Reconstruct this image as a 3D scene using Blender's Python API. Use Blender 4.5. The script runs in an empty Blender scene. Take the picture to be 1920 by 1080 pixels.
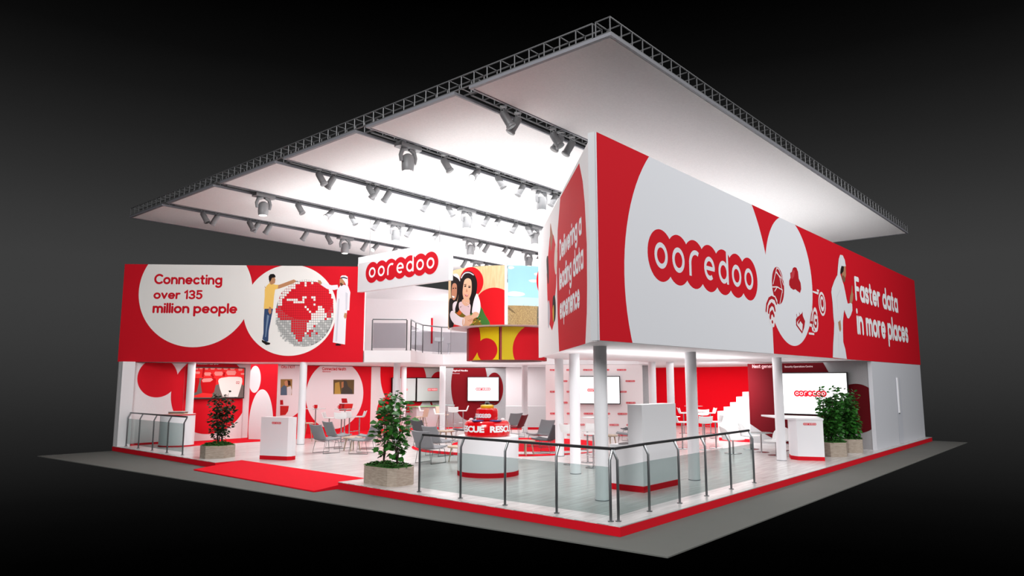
import bpy, math, random
from math import sin, cos, pi, radians as R, atan2, hypot
from mathutils import Vector, Matrix
from mathutils.geometry import tessellate_polygon
random.seed(7)
S = bpy.context.scene
COL = S.collection

# ------------------------------------------------------------------ camera
F_PX, PITCH, YAW, CAM = 1314.87, 0.131525, 0.716811, Vector((-8.7741, -5.6111, 2.05))
FW = Vector((cos(YAW)*cos(PITCH), sin(YAW)*cos(PITCH), sin(PITCH)))
RT = Vector((sin(YAW), -cos(YAW), 0)); UP = RT.cross(FW)
cd = bpy.data.cameras.new('camera'); cam = bpy.data.objects.new('camera', cd); COL.objects.link(cam)
cam.location = CAM
cam.rotation_euler = Matrix((RT, UP, -FW)).transposed().to_euler()
cd.sensor_width = 36; cd.lens = 36*F_PX/1920; cd.clip_end = 600
S.camera = cam
def ray(px, py): return FW + RT*((px-960)/F_PX) - UP*((py-540)/F_PX)
def gp(px, py, z=0.0):                       # measured photo pixel -> point on the level z
    d = ray(px, py); t = (z-CAM.z)/d.z; return CAM + d*t
def atd(px, depth):                          # plan point on the sight line of column px at a given depth
    r = ray(px, 714); a = Vector((r.x, r.y)).normalized(); f = Vector((cos(YAW), sin(YAW)))
    return Vector((CAM.x, CAM.y)) + a*(depth/a.dot(f))

# --------------------------------------------------------------- materials
def lin(c): c /= 255.0; return c/12.92 if c <= .04045 else ((c+.055)/1.055)**2.4
def rgb(r, g, b): return (lin(r), lin(g), lin(b), 1)
_m = {}
def mat(name, col, rough=.5, metal=0, spec=.5, emit=0, noise=0, nscale=40, coat=0, bump=0):
    if name in _m: return _m[name]
    m = bpy.data.materials.new(name); m.use_nodes = True; _m[name] = m
    nt = m.node_tree; p = nt.nodes['Principled BSDF']
    c = rgb(*col); p.inputs['Base Color'].default_value = c
    p.inputs['Roughness'].default_value = rough; p.inputs['Metallic'].default_value = metal
    p.inputs['Specular IOR Level'].default_value = spec; p.inputs['Coat Weight'].default_value = coat
    if emit:
        p.inputs['Emission Color'].default_value = c; p.inputs['Emission Strength'].default_value = emit
    if noise or bump:
        tc = nt.nodes.new('ShaderNodeTexCoord'); n = nt.nodes.new('ShaderNodeTexNoise')
        n.inputs['Scale'].default_value = nscale; n.inputs['Detail'].default_value = 3
        nt.links.new(tc.outputs['Object'], n.inputs['Vector'])
        if noise:
            mx = nt.nodes.new('ShaderNodeMix'); mx.data_type = 'RGBA'
            k = 1-noise
            mx.inputs[6].default_value = (c[0]*k, c[1]*k, c[2]*k, 1)
            mx.inputs[7].default_value = tuple(min(1, x*(1+noise)) for x in c[:3])+(1,)
            nt.links.new(n.outputs['Fac'], mx.inputs[0]); nt.links.new(mx.outputs[2], p.inputs['Base Color'])
        if bump:
            b = nt.nodes.new('ShaderNodeBump'); b.inputs['Strength'].default_value = bump; b.inputs['Distance'].default_value = .01
            nt.links.new(n.outputs['Fac'], b.inputs['Height']); nt.links.new(b.outputs[0], p.inputs['Normal'])
    return m
def glass_mat(name, tint, gloss=.08):
    if name in _m: return _m[name]
    m = bpy.data.materials.new(name); m.use_nodes = True; _m[name] = m; nt = m.node_tree
    nt.nodes.clear(); o = nt.nodes.new('ShaderNodeOutputMaterial')
    t = nt.nodes.new('ShaderNodeBsdfTransparent'); t.inputs[0].default_value = tint+(1,)
    g = nt.nodes.new('ShaderNodeBsdfGlossy'); g.inputs['Roughness'].default_value = .03
    f = nt.nodes.new('ShaderNodeLayerWeight'); f.inputs[0].default_value = .12
    x = nt.nodes.new('ShaderNodeMixShader'); mlt = nt.nodes.new('ShaderNodeMath'); mlt.operation = 'MULTIPLY'; mlt.inputs[1].default_value = .35
    nt.links.new(f.outputs['Facing'], mlt.inputs[0]); nt.links.new(mlt.outputs[0], x.inputs[0]); nt.links.new(t.outputs[0], x.inputs[1]); nt.links.new(g.outputs[0], x.inputs[2])
    nt.links.new(x.outputs[0], o.inputs[0]); return m
def wood_mat(name, a, b, scale=6, axis=(1, 12, 12), rough=.45):
    if name in _m: return _m[name]
    m = bpy.data.materials.new(name); m.use_nodes = True; _m[name] = m; nt = m.node_tree
    p = nt.nodes['Principled BSDF']; p.inputs['Roughness'].default_value = rough
    tc = nt.nodes.new('ShaderNodeTexCoord'); mp = nt.nodes.new('ShaderNodeMapping'); mp.inputs['Scale'].default_value = axis
    n = nt.nodes.new('ShaderNodeTexNoise'); n.inputs['Scale'].default_value = scale; n.inputs['Detail'].default_value = 6
    cr = nt.nodes.new('ShaderNodeValToRGB'); cr.color_ramp.elements[0].position = .3; cr.color_ramp.elements[1].position = .7
    cr.color_ramp.elements[0].color = rgb(*a); cr.color_ramp.elements[1].color = rgb(*b)
    nt.links.new(tc.outputs['Object'], mp.inputs[0]); nt.links.new(mp.outputs[0], n.inputs['Vector'])
    nt.links.new(n.outputs['Fac'], cr.inputs[0]); nt.links.new(cr.outputs[0], p.inputs['Base Color']); return m
RED = (206, 16, 34)
WHITE = mat('white_lacquer', (232, 231, 234), .35)
WALLW = mat('white_wall_paint', (228, 226, 228), .6)
GRAIN = mat('white_grain_wall', (222, 219, 220), .7, noise=.10, nscale=55)
PINKW = mat('white_wall_grain_warm', (214, 206, 208), .7, noise=.05, nscale=50)
GREYW = mat('grey_speckle_wall', (152, 150, 152), .75, noise=.35, nscale=60)
BLOCK = mat('pale_grey_counter', (196, 192, 194), .7, noise=.08, nscale=60)
REDP = mat('red_print', RED, .75, spec=.15); REDG = mat('red_gloss', (222, 8, 20), .18, coat=.5)
REDC = mat('red_carpet', (214, 12, 34), .95, spec=.1, bump=.2, nscale=300)
DRED = mat('dark_red_print', (120, 6, 20), .6, noise=.06, nscale=60)
CHROME = mat('chrome', (190, 190, 192), .18, 1)
DSTEEL = mat('brushed_steel', (120, 122, 124), .3, .9)
RAIL = mat('dark_handrail', (62, 62, 64), .35, .5)
ALU = mat('truss_aluminium', (104, 104, 106), .5, .3)
TRIM = mat('grey_edge_profile', (120, 120, 126), .5)
FIX = mat('light_fixture_grey', (138, 138, 140), .45, .1)
LENS = mat('lit_lens', (255, 252, 245), .3, emit=4)
BLACK = mat('black_plastic', (10, 10, 11), .35)
SCREEN = mat('lit_screen_white', (250, 251, 252), .3, emit=1.0)
SCREENG = mat('screen_pale_grey', (205, 206, 207), .3, emit=.18)
GREYF = mat('grey_felt', (128, 130, 134), .9, noise=.08, nscale=120)
GREYD = mat('dark_grey_felt', (78, 80, 84), .9, noise=.08, nscale=120)
BURG = mat('burgundy_felt', (96, 14, 28), .9)
SHELLW = mat('white_shell_plastic', (236, 236, 236), .25)
SHELLG = mat('grey_shell_back', (176, 177, 180), .35)
GLASS = glass_mat('rail_glass', (.74, .80, .79))
GLASSL = mat('table_glass', (196, 224, 222), .1); GLASSL.node_tree.nodes['Principled BSDF'].inputs['Alpha'].default_value = .6
GLASSU = glass_mat('balcony_glass', (.70, .70, .72))
WOOD = wood_mat('light_wood', (150, 130, 108), (190, 172, 150))
POTW = wood_mat('planter_wood', (148, 134, 120), (178, 164, 150), 4, (2, 2, 10), .6)
LEAF = mat('leaf_green', (44, 104, 32), .45, noise=.35, nscale=9)
LEAFD = mat('leaf_dark_green', (22, 48, 20), .45, noise=.4, nscale=9)
MOSS = mat('moss', (42, 96, 24), .9, noise=.4, nscale=30)
STEM = mat('stem_brown', (52, 40, 26), .8)
SKIN = mat('print_skin', (196, 146, 112), .5)
def pr(col, e=0):                            # printed ink colour
    return mat('print_%02x%02x%02x' % col + ('_lit' if e else ''), col, .8, spec=.15, emit=e)

# floor: pale glossy laminate boards
def floor_mat():
    m = bpy.data.materials.new('white_laminate_floor'); m.use_nodes = True; nt = m.node_tree
    p = nt.nodes['Principled BSDF']; p.inputs['Roughness'].default_value = .22; p.inputs['Specular IOR Level'].default_value = .5
    tc = nt.nodes.new('ShaderNodeTexCoord'); mp = nt.nodes.new('ShaderNodeMapping'); mp.inputs['Scale'].default_value = (.6, 7, 1)
    n = nt.nodes.new('ShaderNodeTexNoise'); n.inputs['Scale'].default_value = 2.2; n.inputs['Detail'].default_value = 6
    cr = nt.nodes.new('ShaderNodeValToRGB'); cr.color_ramp.elements[0].position = .3; cr.color_ramp.elements[1].position = .7
    cr.color_ramp.elements[0].color = rgb(196, 191, 189); cr.color_ramp.elements[1].color = rgb(226, 222, 221)
    br = nt.nodes.new('ShaderNodeTexBrick'); br.inputs['Scale'].default_value = 1; br.inputs['Brick Width'].default_value = 1.8
    br.inputs['Row Height'].default_value = .2; br.inputs['Mortar Size'].default_value = .003; br.inputs['Mortar'].default_value = (.6, .6, .6, 1)
    br.inputs['Color1'].default_value = (1, 1, 1, 1); br.inputs['Color2'].default_value = (.93, .93, .93, 1)
    mx = nt.nodes.new('ShaderNodeMix'); mx.data_type = 'RGBA'; mx.blend_type = 'MULTIPLY'; mx.inputs[0].default_value = 1
    L = nt.links.new
    L(tc.outputs['Object'], mp.inputs[0]); L(mp.outputs[0], n.inputs['Vector']); L(n.outputs['Fac'], cr.inputs[0])
    L(tc.outputs['Object'], br.inputs['Vector']); L(cr.outputs[0], mx.inputs[6]); L(br.outputs['Color'], mx.inputs[7])
    L(mx.outputs[2], p.inputs['Base Color']); return m
FLOORM = floor_mat()

# ------------------------------------------------------------ object tools
def tag(o, label=None, cat=None, group=None, kind=None):
    if label: o['label'] = label
    if cat: o['category'] = cat
    if group: o['group'] = group
    if kind: o['kind'] = kind
    return o
def thing(name, label, cat, loc=(0, 0, 0), rz=0, group=None):
    o = bpy.data.objects.new(name, None); COL.objects.link(o); o.empty_display_size = .1
    o.location = loc; o.rotation_euler = (0, 0, rz)
    return tag(o, label, cat, group)
class MB:
    def __init__(s): s.v = []; s.f = []; s.mi = []; s.k = 0
    def add(s, vs, fs, k=None):
        b = len(s.v); s.v += [tuple(x) for x in vs]
        for f in fs: s.f.append([b+i for i in f]); s.mi.append(s.k if k is None else k)
        return s
    def box(s, a, b, M=None):
        (x0, y0, z0), (x1, y1, z1) = a, b
        vs = [(x0, y0, z0), (x1, y0, z0), (x1, y1, z0), (x0, y1, z0), (x0, y0, z1), (x1, y0, z1), (x1, y1, z1), (x0, y1, z1)]
        if M is not None: vs = [M @ Vector(v) for v in vs]
        return s.add(vs, [(0, 3, 2, 1), (4, 5, 6, 7), (0, 1, 5, 4), (1, 2, 6, 5), (2, 3, 7, 6), (3, 0, 4, 7)])
    def prism(s, poly, z0, z1, M=None):
        a = sum(poly[i][0]*poly[(i+1) % len(poly)][1]-poly[(i+1) % len(poly)][0]*poly[i][1] for i in range(len(poly)))
        if a < 0: poly = poly[::-1]
        n = len(poly); vs = [(x, y, z0) for x, y in poly]+[(x, y, z1) for x, y in poly]
        if M is not None: vs = [M @ Vector(v) for v in vs]
        tris = tessellate_polygon([[Vector((x, y, 0)) for x, y in poly]])
        def up(t):
            (a_, b_, c_) = [poly[i] for i in t]
            return (b_[0]-a_[0])*(c_[1]-a_[1])-(b_[1]-a_[1])*(c_[0]-a_[0]) > 0
        fs = []
        for t in tris:
            t = t if up(t) else t[::-1]
            fs.append(tuple(i+n for i in t)); fs.append(tuple(reversed(t)))
        fs += [(i, (i+1) % n, (i+1) % n+n, i+n) for i in range(n)]
        return s.add(vs, fs)
    def tube(s, pts, r, n=8, caps=True):
        pts = [Vector(p) for p in pts]; rs = r if isinstance(r, (list, tuple)) else [r]*len(pts)
        vs = []; prev = None
        for i, p in enumerate(pts):
            d = (pts[min(i+1, len(pts)-1)]-pts[max(i-1, 0)]).normalized()
            if prev is None: u = d.orthogonal().normalized()
            else:
                u = (prev-d*prev.dot(d))
                u = u.normalized() if u.length > 1e-6 else d.orthogonal().normalized()
            prev = u; w = d.cross(u)
            vs += [p+(u*cos(2*pi*k/n)+w*sin(2*pi*k/n))*rs[i] for k in range(n)]
        fs = [(i*n+k, i*n+(k+1) % n, (i+1)*n+(k+1) % n, (i+1)*n+k) for i in range(len(pts)-1) for k in range(n)]
        if caps: fs += [tuple(reversed(range(n))), tuple((len(pts)-1)*n+k for k in range(n))]
        return s.add(vs, fs)
    def lathe(s, prof, n=32, c=(0, 0), M=None):
        vs = []; fs = []
        for r, z in prof:
            for k in range(n): vs.append((c[0]+r*cos(2*pi*k/n), c[1]+r*sin(2*pi*k/n), z))
        m = len(prof)
        fs = [(i*n+k, i*n+(k+1) % n, (i+1)*n+(k+1) % n, (i+1)*n+k) for i in range(m-1) for k in range(n)]
        fs += [tuple(reversed(range(n))), tuple((m-1)*n+k for k in range(n))]
        if M is not None: vs = [M @ Vector(v) for v in vs]
        return s.add(vs, fs)
    def sheet(s, pf, nu, nv, th):           # curved shell with thickness; pf(u,v)->(point, normal)
        A = []; B = []
        for i in range(nu+1):
            for j in range(nv+1):
                p, q = pf(i/nu, j/nv); p = Vector(p); q = Vector(q).normalized(); A.append(p+q*th/2); B.append(p-q*th/2)
        N = len(A); W = nv+1; fs = []
        for i in range(nu):
            for j in range(nv):
                a, b, c, d = i*W+j, (i+1)*W+j, (i+1)*W+j+1, i*W+j+1
                fs += [(a, b, c, d), (N+d, N+c, N+b, N+a)]
        for i in range(nu): fs += [(i*W, N+i*W, N+(i+1)*W, (i+1)*W), (i*W+nv, (i+1)*W+nv, N+(i+1)*W+nv, N+i*W+nv)]
        for j in range(nv): fs += [(j, j+1, N+j+1, N+j), (nu*W+j, N+nu*W+j, N+nu*W+j+1, nu*W+j+1)]
        return s.add(A+B, fs)
    def build(s, name, mats, parent=None, smooth=True, loc=None):
        me = bpy.data.meshes.new(name); me.from_pydata(s.v, [], s.f)
        mats = mats if isinstance(mats, (list, tuple)) else [mats]
        for m in mats: me.materials.append(m)
        me.polygons.foreach_set('material_index', s.mi)
        if smooth:
            me.polygons.foreach_set('use_smooth', [True]*len(me.polygons)); me.set_sharp_from_angle(angle=R(32))
        me.update(); o = bpy.data.objects.new(name, me); COL.objects.link(o)
        if parent: o.parent = parent
        if loc: o.location = loc
        return o
def copy_tree(o, parent=None):
    c = o.copy(); COL.objects.link(c); c.parent = parent
    for ch in list(o.children): copy_tree(ch, c)
    return c
def place(proto, used, loc, rz, label, group=None, scale=None):
    if proto.name not in used: used.add(proto.name); o = proto
    else: o = copy_tree(proto)
    o.location = loc; o.rotation_euler = (0, 0, rz); o['label'] = label
    if group: o['group'] = group
    elif 'group' in o.keys(): del o['group']
    return o
USED = set()

# ------------------------------------------------- printed artwork on walls
def sm(pts, n=5):
    """closed smooth curve through the given outline points"""
    out = []; N = len(pts)
    for i in range(N):
        p0, p1, p2, p3 = pts[i-1], pts[i], pts[(i+1) % N], pts[(i+2) % N]
        for k in range(n):
            t = k/n; out.append(tuple(.5*(2*p1[a]+(p2[a]-p0[a])*t+(2*p0[a]-5*p1[a]+4*p2[a]-p3[a])*t*t+(3*p1[a]-p0[a]-3*p2[a]+p3[a])*t**3) for a in (0, 1)))
    return out
class Plane:
    """vertical board through plan points A -> B, u along it, v = height; faces the camera side"""
    def __init__(s, A, B):
        s.A = Vector((A[0], A[1], 0)); s.d = (Vector((B[0], B[1], 0))-s.A).normalized()
        s.n = Vector((s.d.y, -s.d.x, 0)); s.step = None
        if s.n.dot(CAM-s.A) < 0: s.n = -s.n
        s.L = (Vector((B[0], B[1], 0))-s.A).length
    def uv(s, px, py):
        d = ray(px, py); t = (s.A-CAM).dot(s.n)/d.dot(s.n); p = CAM+d*t
        return ((p-s.A).dot(s.d), p.z)
    def at(s, u, v, w=0): return s.A+s.d*u+s.n*w+Vector((0, 0, v))
class Cyl:
    def __init__(s, c, r, step=.08): s.c = Vector((c[0], c[1], 0)); s.r = r; s.step = step
    def uv(s, px, py):
        d = ray(px, py); o = Vector((CAM.x-s.c.x, CAM.y-s.c.y)); e = Vector((d.x, d.y))
        a = e.dot(e); b = 2*o.dot(e); c = o.dot(o)-s.r**2; D = max(0, b*b-4*a*c)
        t = (-b-D**.5)/(2*a); p = CAM+d*t
        th = atan2(p.y-s.c.y, p.x-s.c.x); base = YAW+pi
        dth = (th-base+pi) % (2*pi)-pi
        return (dth*s.r, p.z)
    def at(s, u, v, w=0):
        th = YAW+pi+u/s.r; return Vector((s.c.x+(s.r+w)*cos(th), s.c.y+(s.r+w)*sin(th), v))

# ------------------------------------------ rounded monoline lettering
def _arc(cx, cy, r, a0, a1, ry=None, n=None):
    n = n or max(3, int(abs(a1-a0)/20)+1)
    return [(cx+r*cos(R(a0+(a1-a0)*i/n)), cy+(ry or r)*sin(R(a0+(a1-a0)*i/n))) for i in range(n+1)]
def _bowl(): return _arc(.39, .5, .39, 0, 360, n=20)
def _s(x, yb, h): r = h/4; return _arc(x, yb+3*r, x, 30, 270, r)+_arc(x, yb+r, x, 90, -150, r)[1:]
GLY = {
 'a': ([_bowl(), [(.78, .89), (.78, .11)]], .78), 'c': ([_arc(.39, .5, .39, 48, 312)], .66), 'd': ([_bowl(), [(.78, 1.34), (.78, .11)]], .78),
 'e': ([_arc(.39, .5, .39, 0, 312)+[], [(.04, .5), (.76, .5)]], .78), 'g': ([_bowl(), [(.78, .89), (.78, .0)]+_arc(.39, -.02, .39, 0, -140, .34)], .78),
 'h': ([[(0, 1.34), (0, .11)], _arc(.34, .55, .34, 178, 0)+[(.68, .11)]], .68), 'i': ([[(0, .89), (0, .11)], [(0, 1.27), (0, 1.29)]], 0),
 'l': ([[(0, 1.34), (0, .11)]], 0), 'm': ([[(0, .89), (0, .11)], _arc(.28, .61, .28, 178, 0)+[(.56, .11)], _arc(.84, .61, .28, 178, 0)+[(1.12, .11)]], 1.12),
 'n': ([[(0, .89), (0, .11)], _arc(.34, .55, .34, 178, 0)+[(.68, .11)]], .68), 'o': ([_bowl()], .78), 'p': ([_bowl(), [(0, .89), (0, -.34)]], .78),
 'r': ([[(0, .89), (0, .11)], _arc(.34, .55, .34, 178, 72)], .44), 's': ([_s(.26, .11, .78)], .52), 't': ([[(.18, 1.2), (.18, .3)]+_arc(.37, .30, .19, 190, 280), [(0, .89), (.42, .89)]], .44),
 'u': ([[(0, .89)]+_arc(.34, .45, .34, 180, 358), [(.68, .89), (.68, .11)]], .68), 'v': ([[(0, .89), (.34, .13)], [(.68, .89), (.34, .13)]], .68),
 'w': ([[(0, .89), (.26, .13)], [(.5, .85), (.26, .13)], [(.5, .85), (.74, .13)], [(1.0, .89), (.74, .13)]], 1.0), 'x': ([[(0, .89), (.6, .11)], [(.6, .89), (0, .11)]], .6),
 'y': ([[(0, .89), (.36, .15)], [(.72, .89), (.22, -.34)]], .72),
 'C': ([_arc(.58, .725, .58, 48, 312, .615)], .95), 'D': ([[(0, 1.34), (0, .11)], [(0, 1.34), (.3, 1.34)]+_arc(.34, .725, .52, 88, -88, .615)+[(.3, .11), (0, .11)]], .86),
 'E': ([[(0, 1.34), (0, .11)], [(0, 1.34), (.66, 1.34)], [(0, .74), (.58, .74)], [(0, .11), (.66, .11)]], .66), 'F': ([[(0, 1.34), (0, .11)], [(0, 1.34), (.66, 1.34)], [(0, .74), (.56, .74)]], .62),
 'G': ([_arc(.58, .725, .58, 48, 338, .615), [(.62, .68), (1.1, .68), (1.1, .5)]], 1.1), 'H': ([[(0, 1.34), (0, .11)], [(.84, 1.34), (.84, .11)], [(0, .74), (.84, .74)]], .84),
 'I': ([[(0, 1.34), (0, .11)]], 0), 'M': ([[(0, .11), (0, 1.34)], [(0, 1.34), (.5, .5)], [(1.0, 1.34), (.5, .5)], [(1.0, 1.34), (1.0, .11)]], 1.0), 'N': ([[(0, .11), (0, 1.34)], [(0, 1.34), (.84, .11)], [(.84, .11), (.84, 1.34)]], .84),
 'O': ([_arc(.58, .725, .58, 0, 360, .615, 24)], 1.16), 'R': ([[(0, 1.34), (0, .11)], [(0, 1.34), (.4, 1.34)]+_arc(.4, 1.0, .34, 88, -88)+[(0, .66)], [(.4, .66), (.78, .11)]], .76),
 'S': ([_s(.38, .11, 1.23)], .76), 'T': ([[(0, 1.34), (.9, 1.34)], [(.45, 1.34), (.45, .11)]], .9), 'U': ([[(0, 1.34)]+_arc(.42, .53, .42, 180, 360)+[(.84, 1.34)]], .84),
 '0': ([_arc(.42, .725, .42, 0, 360, .615, 22)], .84), '1': ([[(0, 1.08), (.30, 1.34), (.30, .11)]], .34), '2': ([_arc(.38, .96, .38, 165, -30)+[(0, .11), (.8, .11)]], .8),
 '3': ([_arc(.34, 1.02, .34, 150, -80, .32)+[(.3, .72)], _arc(.34, .42, .38, 80, -150, .31)], .72), '4': ([[(.66, .11), (.66, 1.34), (0, .42), (.9, .42)]], .9),
 '5': ([[(.68, 1.34), (.12, 1.34), (.08, .78)]+_arc(.34, .50, .38, 120, -145, .39)], .72), '/': ([[(0, -.05), (.5, 1.45)]], .5), ' ': ([], .18)}
def stroke_outline(pts, h):
    """one stroke -> list of convex pieces (quads and round ends)"""
    closed = hypot(pts[0][0]-pts[-1][0], pts[0][1]-pts[-1][1]) < 1e-6
    if closed: pts = pts[:-1]
    n = len(pts); L = []; Rr = []
    def nd(a, b):
        dx, dy = b[0]-a[0], b[1]-a[1]; l = hypot(dx, dy) or 1; return dx/l, dy/l
    for i in range(n):
        a = nd(pts[i-1], pts[i]) if (i > 0 or closed) else nd(pts[0], pts[1]); b = nd(pts[i], pts[(i+1) % n]) if (i < n-1 or closed) else a
        if i == 0 and not closed: a = b
        nx, ny = -(a[1]+b[1]), a[0]+b[0]; l = hypot(nx, ny) or 1; nx /= l; ny /= l; k = h/max(.55, nx*-a[1]+ny*a[0])
        L.append((pts[i][0]+nx*k, pts[i][1]+ny*k)); Rr.append((pts[i][0]-nx*k, pts[i][1]-ny*k))
    out = [[L[i], L[(i+1) % n], Rr[(i+1) % n], Rr[i]] for i in range(n if closed else n-1)]
    if not closed:
        for p, q, sg_ in ((pts[0], pts[1], -1), (pts[-1], pts[-2], -1)):
            d = nd(p, q); t0 = atan2(d[1], d[0]); out.append([(p[0]+h*cos(t0+R(90+22.5*k)), p[1]+h*sin(t0+R(90+22.5*k))) for k in range(9)])
    return out
def clip(poly, axis, val, keep_gt):
    out = []; n = len(poly)
    for i in range(n):
        a, b = poly[i], poly[(i+1) % n]
        ia = (a[axis] >= val) if keep_gt else (a[axis] <= val); ib = (b[axis] >= val) if keep_gt else (b[axis] <= val)
        if ia: out.append(a)
        if ia != ib:
            t = (val-a[axis])/(b[axis]-a[axis]); out.append((a[0]+(b[0]-a[0])*t, a[1]+(b[1]-a[1])*t))
    return out
class Art:
    def __init__(s, surf, rect=None, base=.004):
        s.s = surf; s.rect = rect; s.base = base; s.mb = MB(); s.m = []; s.lay = 0
    def mi(s, m):
        if m not in s.m: s.m.append(m)
        return s.m.index(m)
    def tri(s, pts, k, w):
        if s.rect:
            u0, u1, v0, v1 = s.rect
            for ax, val, g in ((0, u0, True), (0, u1, False), (1, v0, True), (1, v1, False)):
                pts = clip(pts, ax, val, g)
                if len(pts) < 3: return
        if s.s.step:
            st = s.s.step; lo = min(p[0] for p in pts); hi = max(p[0] for p in pts)
            for q in range(math.floor(lo/st), math.floor(hi/st)+1):
                pp = clip(clip(pts, 0, q*st, True) or [(0, 0)], 0, (q+1)*st, False)
                if len(pp) >= 3: s.emit(pp, k, w)
        else: s.emit(pts, k, w)
    def emit(s, pts, k, w):
        P = [s.s.at(u, v, w) for u, v in pts]
        nrm = (P[1]-P[0]).cross(P[2]-P[0]); c = sum(P, Vector())/len(P)
        ref = (c-Vector((s.s.c.x, s.s.c.y, c.z))) if isinstance(s.s, Cyl) else s.s.n
        if nrm.dot(ref) < 0: P = P[::-1]
        s.mb.add(P, [tuple(range(len(P)))], k)
    def poly(s, pts, m, lay=None, px=True):
        """pts given as photo pixels of the printed outline (px) or board coordinates"""
        if px: pts = [s.s.uv(*p) for p in pts]
        if lay is None: s.lay += 1
        w = s.base+(s.lay if lay is None else lay)*.00012; k = s.mi(m)
        vs = [Vector((u, v, 0)) for u, v in pts]
        for t in tessellate_polygon([vs]): s.tri([pts[i] for i in t], k, w)
        return s
    def circ(s, cu, cv, r, m, rv=None, n=56, lay=None):
        return s.poly([(cu+r*cos(2*pi*i/n), cv+(rv or r)*sin(2*pi*i/n)) for i in range(n)], m, lay, False)
    def fit(s, pts, m, lay=None):            # circle through measured outline points
        P = [s.s.uv(*p) for p in pts]; n = len(P)
        import numpy as np
        A = np.array([[2*u, 2*v, 1] for u, v in P]); b = np.array([u*u+v*v for u, v in P])
        x = np.linalg.lstsq(A, b, rcond=None)[0]; r = (x[2]+x[0]**2+x[1]**2)**.5
        return s.circ(float(x[0]), float(x[1]), float(r), m, lay=lay, n=96)
    def ell(s, x0, y0, x1, y1, m, lay=None):  # oval by photo bounding box
        ym = (y0+y1)/2; xm = (x0+x1)/2
        a = s.s.uv(x0, ym)[0]; b = s.s.uv(x1, ym)[0]; c = s.s.uv(xm, y1)[1]; d = s.s.uv(xm, y0)[1]
        return s.circ((a+b)/2, (c+d)/2, abs(b-a)/2, m, abs(d-c)/2, lay=lay)
    def box(s, px, lay=None):
        x0, y0, x1, y1 = px; a = s.s.uv(x0, (y0+y1)/2)[0]; b = s.s.uv(x1, (y0+y1)/2)[0]
        c = s.s.uv((x0+x1)/2, y1)[1]; d = s.s.uv((x0+x1)/2, y0)[1]; return a, b, c, d
    def ring(s, cu, cv, ro, ri, m, a0=0, a1=2*pi, n=28, lay=0):
        k = s.mi(m); w = s.base+lay*.00012
        for i in range(n):
            t0 = a0+(a1-a0)*i/n; t1 = a0+(a1-a0)*(i+1)/n; q = s.sx
            s.tri([(cu+q*ri*cos(t0), cv+ri*sin(t0)), (cu+q*ro*cos(t0), cv+ro*sin(t0)), (cu+q*ro*cos(t1), cv+ro*sin(t1)), (cu+q*ri*cos(t1), cv+ri*sin(t1))], k, w)
    sx = 1
    def logo(s, uc, vc, width, red, white, sgn=1):
        """row of seven overlapping discs with the letters o o r e d o o"""
        r = width/(2+6*1.36); st = 1.36*r; s.lay += 2; l0 = s.lay; u0 = uc-width/2*sgn+r*sgn
        s.sx = sgn
        def stroke(cu, x0, y0, x1, y1, h):
            k = s.mi(white); w = s.base+(l0+2.6)*.00012; dx, dy = x1-x0, y1-y0; L = hypot(dx, dy); nx, ny = -dy/L*h, dx/L*h
            s.tri([(cu+sgn*(x0+nx), vc+y0+ny), (cu+sgn*(x1+nx), vc+y1+ny), (cu+sgn*(x1-nx), vc+y1-ny), (cu+sgn*(x0-nx), vc+y0-ny)], k, w)
        for i, ch in enumerate('ooredoo'):
            cu = u0+sgn*i*st; s.circ(cu, vc, r, red, lay=l0+i*.25, n=40)
        for i, ch in enumerate('ooredoo'):
            cu = u0+sgn*i*st; o, q = .50*r, .31*r; h = .095*r
            if ch == 'o': s.ring(cu, vc, o, q, white, lay=l0+2.4)
            elif ch == 'r':
                stroke(cu, -.38*r, -.5*r, -.38*r, .1*r, h)
                s.ring(cu+sgn*.12*r, vc, .595*r, .405*r, white, R(62), R(182), 14, l0+2.4)
            elif ch == 'e':
                s.ring(cu, vc, o, q, white, 0, R(305), 26, l0+2.4); stroke(cu, -.4*r, 0, .48*r, 0, h*.9)
            elif ch == 'd':
                s.ring(cu, vc, o, q, white, lay=l0+2.4); stroke(cu, .41*r, -.5*r, .41*r, .97*r, h)
        s.lay += 3; s.sx = 1; return s
    def stroke(s, pts, h, m):
        s.lay += 1; k = s.mi(m)
        for j, q in enumerate(stroke_outline([s.s.uv(*p) for p in pts], h)): s.tri(q, k, s.base+s.lay*.00012+.000012*(j % 5))
        return s
    def text2(s, body, xl, yt, yb, xr, m, ref=1.46, h=.15):
        """line of text in steep perspective: yt/yb = top and foot of the first letter in column xl, xr = right end"""
        a = s.s.uv(xl, (yt+yb)/2)[0]; b = s.s.uv(xr, (yt+yb)/2)[0]; vt = s.s.uv(xl, yt)[1]; vb = s.s.uv(xl, yb)[1]; sc_ = (vt-vb)/ref
        pieces, (x0, x1, y0, y1) = s.glyphs(body, h, .34)
        return s.text(body, (a, b, vb+y0*sc_, vb+y1*sc_), m, px=False, h=h)
    def glyphs(s, body, h, gap):
        pieces = []; x = 0; j = 0
        for ch in body:
            st, adv = GLY[ch]
            for k_, p in enumerate(st):
                for i_, q in enumerate(stroke_outline([(x+u, v) for u, v in p], h)): pieces.append(((j % 9)*.00004+(i_ % 4)*.000009, q))
                j += 1
            x += adv+(gap if ch != ' ' else .30)
        us = [u for _, q in pieces for u, v in q]; vs = [v for _, q in pieces for u, v in q]
        return pieces, (min(us), max(us), min(vs), max(vs))
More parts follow.
